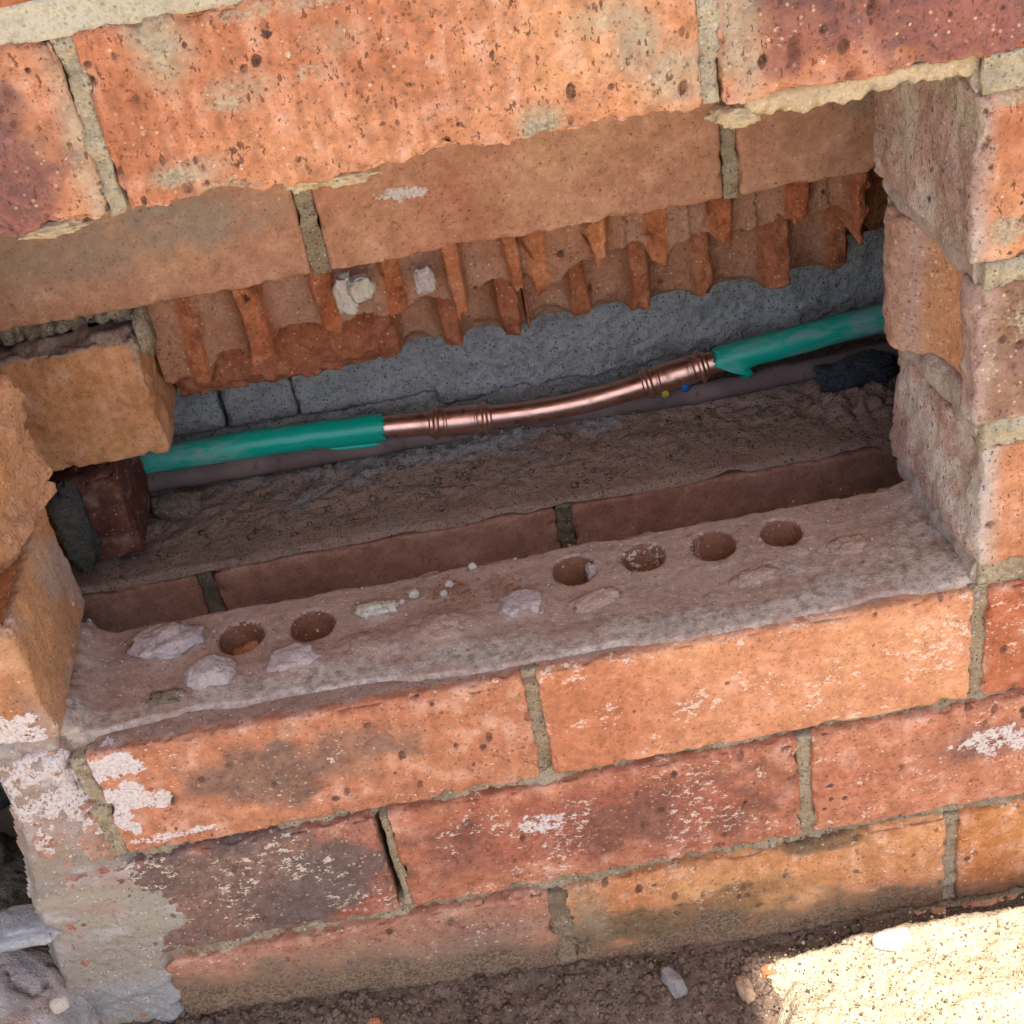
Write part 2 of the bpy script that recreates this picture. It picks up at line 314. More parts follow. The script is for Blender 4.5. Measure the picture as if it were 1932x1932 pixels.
# ---------------------------------------------------------------- brick builder
SEED = [11]
KGROW = {}
def brick(parent, x0, x1, z0, z1, mat, col, y0=0.0, y1=.106, res=.0014, r=.0028, rough=.0009, chip=.003, burn=(), mortar=(), white=(), soil=None, film=(), filmc=(.43, .37, .265), pits=0, pale=.35, streak=.5, char=(.13, .085, .085),
          bottom_chip=0.0, end=None, post=None, label=None, skip=('y1',), ys=None, bulge=0, name='brick', tilt=0.0):
    SEED[0] += 1; s = SEED[0]; rnd = np.random.RandomState(s)
    if y0 == 0 and z0 < -.05: z0 -= .0026; z1 += 0 if abs(z1) < 1e-6 else .0026; x0 -= .0010; x1 += .0010
    P, F, n, e, V = rbox((x0, x1, y0, y1, z0, z1), res, r, ys, skip)
    d = fbm(P, 45, 3, s) * rough + fbm(P, 210, 2, s + 3) * rough * .45
    ch = np.clip(fbm(P, 95, 3, s + 9) - .05, 0, 1)
    d -= ss(.007, .0, e) * ch * chip * 2
    if bottom_chip:
        zz = ss(z0 + .016, z0, V[:, 2]) * ss(y0 + .03, y0, V[:, 1])
        d -= zz * np.clip(fbm(P, 48, 4, s + 21) + .25, 0, 1) * bottom_chip
        P[:, 2] += ss(y0 + .02, y0, V[:, 1]) * ss(z0 + .014, z0, V[:, 2]) * (fbm(P, 75, 4, s + 31) * .55 + fbm(P, 22, 2, s + 33) * .25) * bottom_chip
    at = {}
    pit = np.zeros(len(P))
    front = (V[:, 1] < y0 + .004)
    for k in range(pits):
        px, pz = rnd.uniform(x0, x1), rnd.uniform(z0, z1); a = .0007 + .0022 * rnd.uniform(0, 1) ** 2.5; b = a * rnd.uniform(.8, 2.2)
        q = ((P[:, 0] - px - .1 * (P[:, 2] - pz)) / a) ** 2 + ((P[:, 2] - pz) / b) ** 2
        sel = (q < 6) & front
        g = np.exp(-q[sel]); P[sel, 1] += g * a * 1.0; pit[sel] = np.maximum(pit[sel], g)
    P += n * d[:, None]
    if tilt: P[:, 1] += (P[:, 2] - (z0 + z1) / 2) * tilt
    at['pit'] = pit
    bn = ell(V, burn, s=s + 1, rough=.55, sc_=60, soft=.55) if burn else None
    at['mortar'] = ell(V, mortar, s=s + 2, soft=.5) if mortar else np.zeros(len(P))
    at['white'] = ell(V, white, s=s + 4, rough=.7, sc_=120) if white else np.zeros(len(P))
    at['soil'] = soil(P) if soil else np.zeros(len(P))
    at['tone'] = tone(col, P, s, pale, bn, e if y0 == 0 else None, streak, char=char)
    if film: at['tone'] = lerp(at['tone'], np.array(filmc) * (1 + .18 * fbm(P, 200, 3, s + 91))[:, None], np.clip(ell(V, film, s=s + 90, rough=.45, sc_=45, soft=.6) * (.85 + .35 * fbm(P, 120, 3, s + 92)), 0, .95))
    at['scuff'] = ss(-.6, .6, fbm(P, 30, 3, s + 70))
    if post: P, at = post(P, V, n, at, s)
    c4 = tuple(col) + (1,)
    return make(name, P, F, mat, parent, at, color=c4, label=label)

# colours (albedo)
ORG = (.57, .255, .135); PINK = (.53, .225, .125); RED = (.43, .14, .07); DEEP = (.40, .125, .06); YEL = (.54, .235, .09); TAN = (.46, .23, .115); BRN = (.27, .155, .095)

# ================================================================= OUTER WALL
wall = empty('brick_wall', (.23, .053, -.25), 'orange clay brick wall with a ragged rectangular hole knocked through it', 'wall')
ZC = {5: .362, 4: .277, 3: .1851, 2: .1016, 1: .0153, 0: -.073, -1: -.1577, -2: -.2444, -3: -.329}
ZT = {k: v + .073 for k, v in ZC.items()}; ZT[3] = .262

# course above the hole
brick(wall, -.122, .1005, ZC[4], ZT[4], M['rustic'], (.58, .265, .155), res=.0011, pale=.4, streak=1, film=[(.099, .30, .006, .05, .7)], burn=[(.056, .300, .026, .036, 1.2), (.0, .31, .05, .04, 1.0)], pits=30, char=(.17, .085, .085), bottom_chip=.005, chip=.003, rough=.0012, label='orange brick with a purple burnt patch above the hole')
brick(wall, .1072, .3350, ZC[4], ZT[4], M['rustic'], (.60, .275, .15), res=.0010, pale=.45, streak=1.2, pits=42, bottom_chip=.0038, chip=.003, rough=.0013,
      film=[(.138, .340, .009, .018, .9), (.311, .308, .009, .012, .95), (.324, .293, .014, .013, .9), (.302, .320, .013, .006, .8), (.272, .284, .009, .008, .8), (.132, .290, .013, .006, .7), (.16, .318, .012, .006, .5), (.20, .33, .012, .006, .4)],
      mortar=[(.138, .344, .006, .010, .5), (.13, .289, .012, .004, .8), (.272, .283, .008, .006, .8), (.146, .279, .013, .006, .7), (.155, .314, .01, .003, .6), (.19, .320, .008, .004, .5), (.205,.346,.06,.004,.55)],
      label='pale orange pitted brick with grey mortar smears above the hole')
brick(wall, .3420, .566, ZC[4], ZT[4], M['rustic'], (.57, .25, .14), res=.0011, pale=.4, streak=1, pits=45, bottom_chip=.004, rough=.0012, char=(.16, .085, .085), burn=[(.40, .322, .035, .035, 1.0), (.45, .302, .055, .020, 1.2), (.375, .300, .018, .014, .8)],
      film=[(.350, .315, .008, .03, .9), (.352, .29, .006, .014, .85)], label='orange brick with a dark burnt patch at the upper right')
# right jamb: broken brick ends
def jamb_post(kind):
    def f(P, V, n, at, s):
        x0 = V[:, 0].min()
        e = ss(.012, .0, V[:, 0] - x0)
        big = fbm(P, 28, 4, s + 40)
        P[:, 0] += e * (big * .0028 - .0005 - V[:, 1] / .1 * .0085)
        P[:, 0] += e * np.abs(fbm(P * np.array([1, 1, .5]), 70, 3, s + 41)) * .0016
        y = V[:, 1]
        fine = fbm(P, 90, 3, s + 45)
        lrg = fbm(P * np.array([1, 1.3, .7]), 26, 4, s + 46)
        dustc = lerp(np.tile([.43, .295, .255], (len(P), 1)), (.57, .505, .46), ss(-.05, .5, lrg + fine * .25)); dustc = lerp(dustc, (.34, .235, .21), ss(.05, .5, -lrg + fine * .2) * .7)
        if kind == 2:
            g1 = np.sqrt(np.clip(1 - ((y - .042) / .026) ** 2, 0, 1)); g2 = np.sqrt(np.clip(1 - ((y - .083) / .013) ** 2, 0, 1))
            P[:, 0] += e * g1 * .011 - e * g2 * .006
            at['tone'] = lerp(at['tone'], dustc, e * np.clip(.9 - g1 * 1.1 - g2 * .35, 0, 1))
            at['tone'] = lerp(at['tone'], (.62, .31, .16), e * g1 * .95); at['tone'] = lerp(at['tone'], (.48, .27, .19), e * g2 * .6)
            at['mortar'] = at['mortar'] * (1 - e)
        else:
            at['tone'] = lerp(at['tone'], dustc, e * .92)
            at['mortar'] = np.maximum(at['mortar'] * (1 - e), e * np.clip(.22 + big * .6, 0, 1))
        return P, at
    return f
jy = np.concatenate([np.arange(0, .108, .0018)])
jy = jy * .106 / jy[-1]
brick(wall, .4440, .655, ZC[3], ZT[3], M['rustic'], ORG, pits=60, ys=jy, post=jamb_post(3), chip=.002, mortar=[(.448, .23, .004, .06, .7), (.456, .200, .012, .007, .7), (.450, .259, .05, .004, .7)], label='brick at the top right of the hole, its broken end smeared with mortar')
brick(wall, .4490, .622, ZC[2], ZT[2], M['rough'], BRN, pits=40, ys=jy, post=jamb_post(2), chip=.002, burn=[(.49, .14, .035, .03, .5)], mortar=[(.452, .13, .006, .04, .7), (.47, .155, .014, .01, .5)], label='brown brick at the right of the hole with a hollow core channel broken open')
brick(wall, .4550, .60, ZC[1], ZT[1], M['rustic'], ORG, pits=40, ys=jy, post=jamb_post(1), chip=.002, mortar=[(.4575, .05, .004, .04, .6)], label='orange brick at the lower right of the hole with a pinkish broken end')
# left jamb
def left_end(depth, mort=.2, slant=0.0, endc=(.47, .25, .13), dm=.85):
    def f(P, V, n, at, s):
        x1 = V[:, 0].max(); e = ss(.014, .0, x1 - V[:, 0]); big = fbm(P, 30, 4, s + 40)
        P[:, 0] += e * (big * depth - slant * (.106 - V[:, 1])) - e * np.abs(fbm(P, 55, 2, s + 44)) * depth * .4
        at['mortar'] = np.maximum(at['mortar'], e * np.clip(mort + big * .4, 0, 1))
        at['tone'] = lerp(at['tone'], lerp(np.tile(np.array(endc), (len(P), 1)), (.42, .32, .28), ss(.0, .7, fbm(P, 22, 3, s + 80) + ss(.05, .106, V[:, 1]) * .6) * dm), e * .85)
        return P, at
    return f
brick(wall, -.222, -.0065, ZC[1], ZT[1], M['plain'], (.47, .235, .115), ys=jy, post=left_end(.0012, .05), chip=.0022, burn=[(-.003, .03, .02, .025, .5)], white=[(-.035, .022, .022, .012, .75)], label='tan brick at the lower left of the hole with a clean cut end')
brick(wall, -.16, .0035, ZC[2] - .012, ZT[2] - .006, M['broken'], (.52, .22, .09), ys=jy, post=left_end(.005, -.3, .34, (.54, .26, .12), .25), chip=.003, rough=.0012, label='broken brick stub jutting in at the left of the hole')
brick(wall, -.20, -.032, ZC[3], ZT[3], M['plain'], ORG, ys=jy, post=left_end(.004))
# sill course
def hole_post(holes, depth=.055):
    def f(P, V, n, at, s):
        top = V[:, 2] > V[:, 2].max() - 1e-6
        for hx, hy, r in holes:
            dx, dy = P[:, 0] - hx, P[:, 1] - hy; d = np.hypot(dx, dy)
            rr = r * (1 + .05 * fbm(np.stack([dx / np.maximum(d, 1e-6), dy / np.maximum(d, 1e-6), d * 0], -1), 1.4, 2, s + int(hx * 1000)))
            nearc = top & (np.abs(d - rr) < .00085)
            P[nearc, 0] += (dx / d * (rr - d))[nearc]; P[nearc, 1] += (dy / d * (rr - d))[nearc]
            ins = top & (d < rr - .00085); P[ins, 2] -= depth
        P[:, 2] += (top & (P[:, 2] > -.02)) * fbm(P, 30, 3, s + 8) * .0006
        hd = np.min([np.hypot(P[:, 0] - hx, P[:, 1] - hy) - r for hx, hy, r in holes], axis=0)
        tz = top * ss(.0, .004, V[:, 1] - .0035 - .003 * fbm(P, 70, 3, s + 77)); at['tone'] = lerp(at['tone'], lerp(np.tile([.36, .24, .19], (len(P), 1)), (.19, .082, .05), ss(.0012, .0004, hd)), tz * .95)
        back = ss(.012, 0, V[:, 1].max() - V[:, 1]) * ss(.03, 0, V[:, 2].max() - V[:, 2])
        P[:, 1] += back * fbm(P, 40, 4, s + 50) * .005
        return P, at
    return f
HOLES = [(.0775, .069, .0122), (.1165, .068, .0118), (.2605, .074, .0115), (.2985, .074, .0115), (.337, .073, .0118), (.3745, .073, .0108)]
sy = np.linspace(0, .0955, 74)
brick(wall, .0005, .222, ZC[0], 0, M['rough'], (.47, .195, .11), pale=.45, y1=.0955, ys=sy, post=hole_post(HOLES[:2]), pits=40, chip=.0042, char=(.15, .105, .085),
      burn=[(.09, -.034, .042, .020, 1.0), (.13, -.028, .03, .014, .8)], white=[(.011, -.010, .016, .009, 1.0), (.010, -.031, .013, .011, 1.0), (.006, -.050, .006, .012, .8), (.03, -.066, .03, .003, .6), (.024, -.036, .008, .008, .7)],
      label='reddish orange brick under the hole with white paint on its left end')
brick(wall, .2310, .4535, ZC[0], 0, M['smooth'], (.575, .255, .135), y1=.0955, ys=sy, post=hole_post(HOLES[2:]), pits=8, pale=.25, chip=.0022, rough=.0007, label='smooth pale orange scuffed brick under the hole on the right')
brick(wall, .4620, .684, ZC[0], ZT[0], M['rough'], RED, pits=40)
brick(wall, -.043, -.0085, ZC[0], .004, M['broken'], (.38, .22, .16), chip=.006, rough=.003, white=[(-.03, -.01, .03, .05, .7)], ys=jy, label='broken brick stub covered in plaster beside a dark hole')
# lower courses
brick(wall, -.052, .1294, ZC[-1], ZT[-1], M['flecked'], (.40, .165, .11), pits=30, char=(.125, .098, .088), burn=[(.035, -.120, .060, .045, 1.7), (.085, -.122, .045, .030, 1.1)], chip=.0045, label='dark charcoal brick flecked with white beside the open joint')
brick(wall, .1384, .3604, ZC[-1], ZT[-1], M['flecked'], (.45, .175, .105), pale=.45, pits=50, char=(.19, .085, .062), burn=[(.24, -.117, .085, .024, 1.1), (.30, -.122, .05, .024, .9), (.19, -.12, .03, .022, .9)], white=[(.222, -.112, .014, .006, .55), (.213, -.106, .006, .005, .5)], chip=.0045, label='red brick with a dark speckled middle')
brick(wall, .3694, .5914, ZC[-1], ZT[-1], M['rough'], (.50, .205, .12), pits=40, white=[(.472, -.112, .022, .010, .6)], burn=[(.47, -.110, .03, .014, .5)], chip=.003)
soilf = lambda P: np.clip(ss(-.160 - .11 * np.clip(P[:, 0], 0, .45), -.215 - .08 * np.clip(P[:, 0], 0, .45), P[:, 2] + .014 * fbm(P, 30, 3, 2)) * 1.05, 0, 1)
brick(wall, -.0085, .2135, ZC[-2], ZT[-2], M['rough'], (.42, .18, .115), pits=25, soil=soilf, film=[(.10, -.205, .12, .03, .75)], filmc=(.30, .20, .14), chip=.004, burn=[(.17, -.2, .03, .02, .5)], label='dirt stained brick rising out of the soil')
brick(wall, .2225, .4445, ZC[-2], ZT[-2], M['rough'], (.56, .26, .115), pits=45, soil=soilf, char=(.13, .095, .055), burn=[(.29, -.212, .055, .014, 1.3), (.33, -.20, .03, .01, .7), (.375, -.170, .02, .006, 1.0)], film=[(.232, -.2, .014, .03, .8)], filmc=(.30, .23, .15), chip=.004, label='yellowish orange brick with a soot mark in the lowest course')
brick(wall, .4535, .675, ZC[-2], ZT[-2], M['rough'], YEL, pits=30, soil=soilf, chip=.003)
# surrounding bricks just outside the view, plain and cheap
rb = random.Random(5)
def filler(k, a, b):
    x = a
    while x < b - .02:
        e = min(x + .222, b)
        brick(wall, x, e, ZC[k], ZT[k], M['rustic' if k > 2 else 'rough'], [ORG, PINK, RED, YEL][rb.randrange(4)], res=.012, r=.003, rough=0, chip=0)
        x += .232
ZC.update({6: .447}); ZT.update({6: .52})
for k, a, b in ((6, -.47, 1.0), (5, -.354, 1.0), (4, -.354, -.131), (4, .576, 1.0), (3, -.43, -.21), (3, .665, 1.0), (2, -.40, -.17), (2, .632, 1.0), (1, -.46, -.232), (1, .61, 1.0),
                (0, -.47, -.24), (0, .693, 1.0), (-1, -.46, -.24), (-1, .60, 1.0), (-2, -.47, -.018), (-2, .685, 1.0), (-3, -.47, 1.0)):
    filler(k, a, b)

# mortar joints: each bed and each perpend its own piece
def mortar(x0, x1, z0, z1, rec=.003, name='mortar_bed', mat='mortar', res=.0018, y1=.0945, amp=.0018, y0=0.0, dark=0, label=None, edge=0.0):
    SEED[0] += 1; s = SEED[0]
    xs = lines(x0, x1, res); zs = np.linspace(z0 - .0012, z1 + .0012, max(4, int((z1 - z0) / .0016)))
    ys = np.concatenate([np.arange(y0 + rec, y0 + rec + .008, .002), np.linspace(y0 + rec + .012, y1, 10)])
    V, F = boxsurf(xs, ys, zs, ('y1',))
    P = V.copy(); fr = ss(y0 + rec + .012, y0 + rec, V[:, 1])
    P[:, 1] += fr * (fbm(P * np.array([.5, 1, 1.6]), 60, 4, s) * amp + fbm(P, 260, 2, s + 2) * amp * .5 + dark * np.clip(fbm(P, 30, 2, s + 3), 0, 1))
    if edge:
        P[:, 2] += ss(z0 + .004, z0, V[:, 2]) * (fbm(P, 38, 2, s + 5) * .45 + fbm(P, 150, 3, s + 8) * .5) * edge
    ends = ss(.006, 0, np.minimum(V[:, 0] - x0, x1 - V[:, 0]))
    P[:, 0] += ends * fbm(P, 70, 3, s + 6) * .002
    return make(name, P, F, M[mat], wall, None, label=label)
mortar(-.12, .57, .350, .362, .0015, mat='mortar_pale', amp=.0012)
mortar(.1000, .1077, .279, .350, .0022, 'mortar_perpend', mat='mortar_mid', amp=.003); mortar(.3345, .3425, .280, .350, .0022, 'mortar_perpend', mat='mortar_mid', amp=.003)
mortar(.352, .4465, .2705, .277, .0045, mat='mortar_yellow', amp=.003, edge=.006, label='yellow mortar ledge left hanging under the brick above')
mortar(.4465, .66, .262, .277, .001, mat='mortar_mid', amp=.002)
mortar(.4500, .66, .1746, .1851, .0012, mat='mortar_mid', amp=.0026); mortar(.4545, .62, .0883, .1016, .0012, mat='mortar_mid', amp=.0026)
mortar(.4570, .69, 0, .0153, .004, amp=.002)
mortar(.222, .231, -.073, -.001, .0035, 'mortar_perpend', dark=.008); mortar(.4535, .462, -.073, 0, .0025, 'mortar_perpend')
mortar(-.0085, .0005, -.074, -.003, .0015, 'mortar_perpend', amp=.003, mat='mortar')
mortar(-.050, .69, -.0847, -.073, .0060, amp=.0048)
mortar(.1340, .1384, -.1577, -.0847, .002, 'mortar_perpend'); mortar(.1294, .1340, -.1577, -.0847, .030, 'mortar_perpend')
mortar(.3604, .3694, -.1577, -.0847, .0028, 'mortar_perpend')
mortar(-.02, .69, -.1714, -.1577, .0055, amp=.0048)
mortar(.2125, .2235, -.2444, -.1714, .0002, 'mortar_perpend', mat='mortar_dirty'); mortar(.4445, .4535, -.2444, -.1714, .003, 'mortar_perpend')
mortar(-.2, -.012, .0, .0153, .004, amp=.004, mat='mortar_reveal')
mortar(-.47, 1.0, .435, .447, .004, res=.02); mortar(-.47, 1.0, -.256, -.2444, .004, res=.02)
for xx in (.142, .374): mortar(xx + .068, xx + .078, .362, .435, .004, 'mortar_perpend', res=.004)

for a_, b_, c_ in ((.1746, .1851, .4480), (.0883, .1016, .4535), (.0005, .0153, .4560), (.262, .272, .4455)):
    SEED[0] += 1; s_ = SEED[0]
    V_, F_ = boxsurf(lines(c_, c_ + .012, .0015), np.arange(.006, .104, .0015), np.linspace(a_ - .004, b_ + .004, 14))
    n_ = ss(.006, 0, V_[:, 0] - c_); V_[:, 0] += n_ * (-V_[:, 1] / .1 * .0080 - .0005 + fbm(V_, 45, 3, s_) * .003 + np.abs(V_[:, 2] - (a_ + b_) / 2) ** 2 / .012 ** 2 * .006)
    make('mortar_bed', V_, F_, M['mortar_reveal'], wall)
# plaster smear left of the sill course
def plaster():
    xs = np.arange(-.080, .032, .0012); zs = np.arange(-.245, .022, .0012)
    X, Z = np.meshgrid(xs, zs, indexing='ij'); P = np.stack([X.ravel(), np.zeros(X.size), Z.ravel()], -1)
    nz = fbm(P, 60, 4, 5)
    rz = np.interp(P[:, 2], [-.245, -.20, -.185, -.16, -.142, -.135, -.115, -.090, -.086, -.05, 0, .02], [-.012, -.008, -.004, -.002, .008, .022, .012, .0, -.004, -.012, -.016, -.034])
    lz = np.interp(P[:, 2], [-.245, -.153, -.105, -.079, -.031, -.01, .008, .02], [-.075, -.066, -.061, -.056, -.046, -.045, -.052, -.08])
    m = np.minimum(ss(.009, -.007, P[:, 0] - rz + nz * .012), ss(-.004, .004, P[:, 0] - lz + fbm(P, 90, 3, 6) * .002))
    m *= ss(.021, .013, P[:, 2] + nz * .004) * ss(-.244, -.235, P[:, 2])
    lay = ss(-.088, -.084, P[:, 2] + nz * .002) * .0012
    P[:, 1] = .010 - m * (.0112 + fbm(P, 40, 3, 9) * .0022 + fbm(P, 170, 4, 2) * .0012 - lay)
    z = P[:, 2]; q = P * np.array([.5, 1, 1.3])
    s1, s2 = fbm(q, 60, 4, 51), fbm(P, 26, 3, 52)
    tn = lerp(np.tile([.35, .29, .245], (len(P), 1)), (.53, .47, .45), ss(-.2, .6, s1))
    tn = lerp(tn, (.42, .27, .21), ss(.0, .6, s2) * .75)
    tn = lerp(tn, (.42, .37, .29), ss(-.085, -.100, z) * ss(.5, -.4, s1) * .9)
    tn = lerp(tn, (.36, .31, .26), ss(-.125, -.15, z) * .7)
    tn = lerp(tn, (.37, .37, .38), ss(-.165, -.185, z) * ss(-.5, .3, s2) * .8)
    I = np.arange(X.size).reshape(X.shape); F = np.stack([I[:-1, :-1], I[1:, :-1], I[1:, 1:], I[:-1, 1:]], -1).reshape(-1, 4)
    tn = tn * .84
    keep = (m[F] > .02).any(1); F = F[keep]; u, inv = np.unique(F, return_inverse=True)
    make('plaster_patch', P[u], inv.reshape(-1, 4), M['plaster'], wall, {'tone': tn[u]}, label='grey plaster smear left of the lower bricks')
plaster()

# mortar and dust bed left on the sill, following the open core holes
def sill_bed():
    xs = np.arange(-.014, .458, .0012); ys = np.arange(.0006, .0985, .0012)
    X, Y = np.meshgrid(xs, ys, indexing='ij'); P = np.stack([X.ravel(), Y.ravel(), np.zeros(X.size)], -1)
    x, y = P[:, 0], P[:, 1]
    a = fbm(P, 35, 4, 3); b = fbm(P * np.array([.35, 1, 1]), 110, 3, 4); c = fbm(P, 240, 3, 8)
    edge = .016 + .006 * a
    fronty = .004 + .004 * fbm(P, 22, 4, 31) + np.interp(x, [0, .06, .12, .2, .24, .3, .45], [.004, .012, .010, .003, .002, .0, .0])
    ridge = np.exp(-((y - edge - fronty * .5) / .011) ** 2)
    t = .0012 + a * .0004 + fbm(P * np.array([.2, 1, 1]), 110, 3, 46) * .0004 + c * .0002 + ridge * .0014
    t += ss(.43, .456, x) * .004 * (1 + a) + ss(.008, -.010, x) * .010 * (1 + .5 * a)
    mound = np.exp(-(((x - .19) / .03) ** 2 + ((y - .045) / .02) ** 2)) * .003
    t += mound
    for lx, ly, lr in ((.038, .074, .020), (.063, .041, .016), (.107, .041, .017), (.149, .042, .016), (.186, .044, .018), (.153, .068, .012), (.229, .052, .014)):
        t += .0032 * np.exp(-(((x - lx) / lr) ** 2 + ((y - ly) / (lr * .75)) ** 2) ** 1.5) * (1 + .4 * c)
    t *= ss(0, .004, y - fronty + .002); t -= ss(.004, 0, y - fronty) * .006
    rear = .0945 + .003 * fbm(P, 40, 4, 33)
    t -= ss(rear - .002, rear + .001, y) * .006
    dmin = np.full(len(P), 1.)
    for hx, hy, r in HOLES:
        dmin = np.minimum(dmin, np.hypot(x - hx, y - hy) - r * 1.03 + fbm(P, 110, 2, 12) * .0008)
    t = t * ss(-.0004, .0015, dmin) - .0004 * ss(.001, 0, dmin)
    P[:, 2] = t
    I = np.arange(X.size).reshape(X.shape); F = np.stack([I[:-1, :-1], I[1:, :-1], I[1:, 1:], I[:-1, 1:]], -1).reshape(-1, 4)
    F = F[(dmin[F] > -.0002).all(1)]
    st = fbm(P * np.array([.18, 1, 1]), 150, 4, 44); sw = fbm(P * np.array([.4, 1, 1]), 45, 4, 45)
    m = np.clip(ridge * .95 * (.75 + .6 * sw) + .30 * np.exp(-((y - .048) / .016) ** 2) * ss(.2, .26, x) + .35 * ss(.40, .45, x) + st * .42 + sw * .25, 0, 1)
    make('mortar_bed', P, F, M['mortar_pink'], wall, {'mortar': m}, label='dusty purplish mortar bed on the sill of the hole')
sill_bed()

# mortar crumbs clinging under the lip
def lump_mesh(c, r, s, amp=.35, n=26, flat=0.0, freq=1.3, ang=0.0):
    u = np.linspace(0, 2 * math.pi, n * 2, endpoint=False); v = np.linspace(1e-4, math.pi - 1e-4, n)
    U, W = np.meshgrid(u, v, indexing='ij')
    D = np.stack([(np.sin(W) * np.cos(U)).ravel(), (np.sin(W) * np.sin(U)).ravel(), np.cos(W).ravel()], -1)
    k = 1 + fbm(D, freq, 4, s) * amp + fbm(D, freq * 5, 2, s + 3) * amp * .18
    E_ = np.sign(D) * np.abs(D) ** (1 - ang); E_ /= np.maximum(np.linalg.norm(E_, axis=1) ** .6, 1e-6)[:, None]
    P = E_ * k[:, None] * np.array(r)
    if flat: P[:, 2] = np.maximum(P[:, 2], -flat * r[2])
    I = np.arange(len(D)).reshape(U.shape); I2 = np.vstack([I, I[:1]])
    F = np.stack([I2[:-1, :-1], I2[:-1, 1:], I2[1:, 1:], I2[1:, :-1]], -1).reshape(-1, 4)
    return P + np.array(c), F
def rotz(P, c, a):
    c = np.array(c); Q = P - c; R = np.array([[math.cos(a), -math.sin(a), 0], [math.sin(a), math.cos(a), 0], [0, 0, 1]]); return Q @ R.T + c
for i, (c, r) in enumerate((((.192, .009, .2745), (.013, .006, .0035)), ((.176, .010, .2750), (.008, .006, .004)), ((.350, .010, .2700), (.011, .007, .005)), ((.075, .008, .2755), (.014, .006, .003)))):
    P, F = lump_mesh(c, r, 60 + i, .4, freq=2.0); make('mortar_crumb', P, F, M['mortar_yellow'], wall)

# ================================================================= INNER WALL
inner = empty('inner_brick_wall', (.23, .25, -.2), 'shaded inner skin of smooth brown brick seen through the hole', 'wall')
YI = .2
iy = np.concatenate([np.arange(YI, YI + .01, .002), np.linspace(YI + .015, .306, 14)])
INB = (.49, .25, .155); INR = (.42, .20, .135)
KW = dict(y0=YI, y1=.306, ys=iy, res=.0018, rough=.0005, pale=.2, streak=.15)
brick(inner, -.078, .1485, .138, .212, M['inner'], INB, filmc=(.345, .27, .215), film=[(.088, .182, .040, .016, .95), (.03, .178, .05, .018, .75)], chip=.002, bottom_chip=.001, label='brown inner brick with a grey mortar smudge', **KW)
brick(inner, .159, .3805, .138, .212, M['inner'], (.51, .255, .155), white=[(.206, .176, .013, .004, .75)], chip=.002, bottom_chip=.0015, label='smooth brown inner brick with a small pale scrape', **KW)
brick(inner, .3895, .612, .138, .212, M['inner'], INB, filmc=(.34, .27, .22), film=[(.458, .190, .016, .014, .8)], chip=.002, bottom_chip=.001, label='smooth brown inner brick beside the right end of the hole', **KW)
def imortar(b, rec, mat='mortar', name='mortar_perpend', amp=.0015):
    global wall
    o = wall; wall = inner
    x0, x1, z0, z1 = b; mortar(x0, x1, z0, z1, rec, name, mat, y0=YI, y1=.303, amp=amp); wall = o
imortar((.1485, .159, .138, .212), .003); imortar((.3805, .3895, .138, .212), .0035)
imortar((-.08, .05, .126, .138), .014, name='mortar_bed', amp=.010)
# hanging brick at the left
def hang(P, V, n, at, s):
    x1 = V[:, 0].max(); e = ss(.01, 0, x1 - V[:, 0])
    P[:, 0] += e * fbm(P, 40, 3, s) * .002
    at['mortar'] = np.maximum(at['mortar'], e * ss(.100, .125, V[:, 2]) * .7 + e * .25)
    t = ss(.006, 0, V[:, 2].max() - V[:, 2]); P[:, 2] += t * fbm(P, 60, 3, s + 3) * .004
    at['mortar'] = np.maximum(at['mortar'], t * .8)
    return P, at
brick(inner, -.185, .043, .046, .124, M['inner'], (.55, .255, .115), y0=.194, y1=.300, ys=np.linspace(.194, .300, 60), res=.0016, rough=.0013, chip=.004, post=hang, label='tan inner brick left hanging at the left of the hole')
P, F = lump_mesh((.053, .262, .072), (.008, .010, .022), 91, .3, ang=.4); make('mortar_crumb', P, F, M['mortar'], inner)
P, F = lump_mesh((.046, .215, .118), (.005, .012, .016), 92, .3, ang=.3); make('mortar_crumb', P, F, M['mortar'], inner)
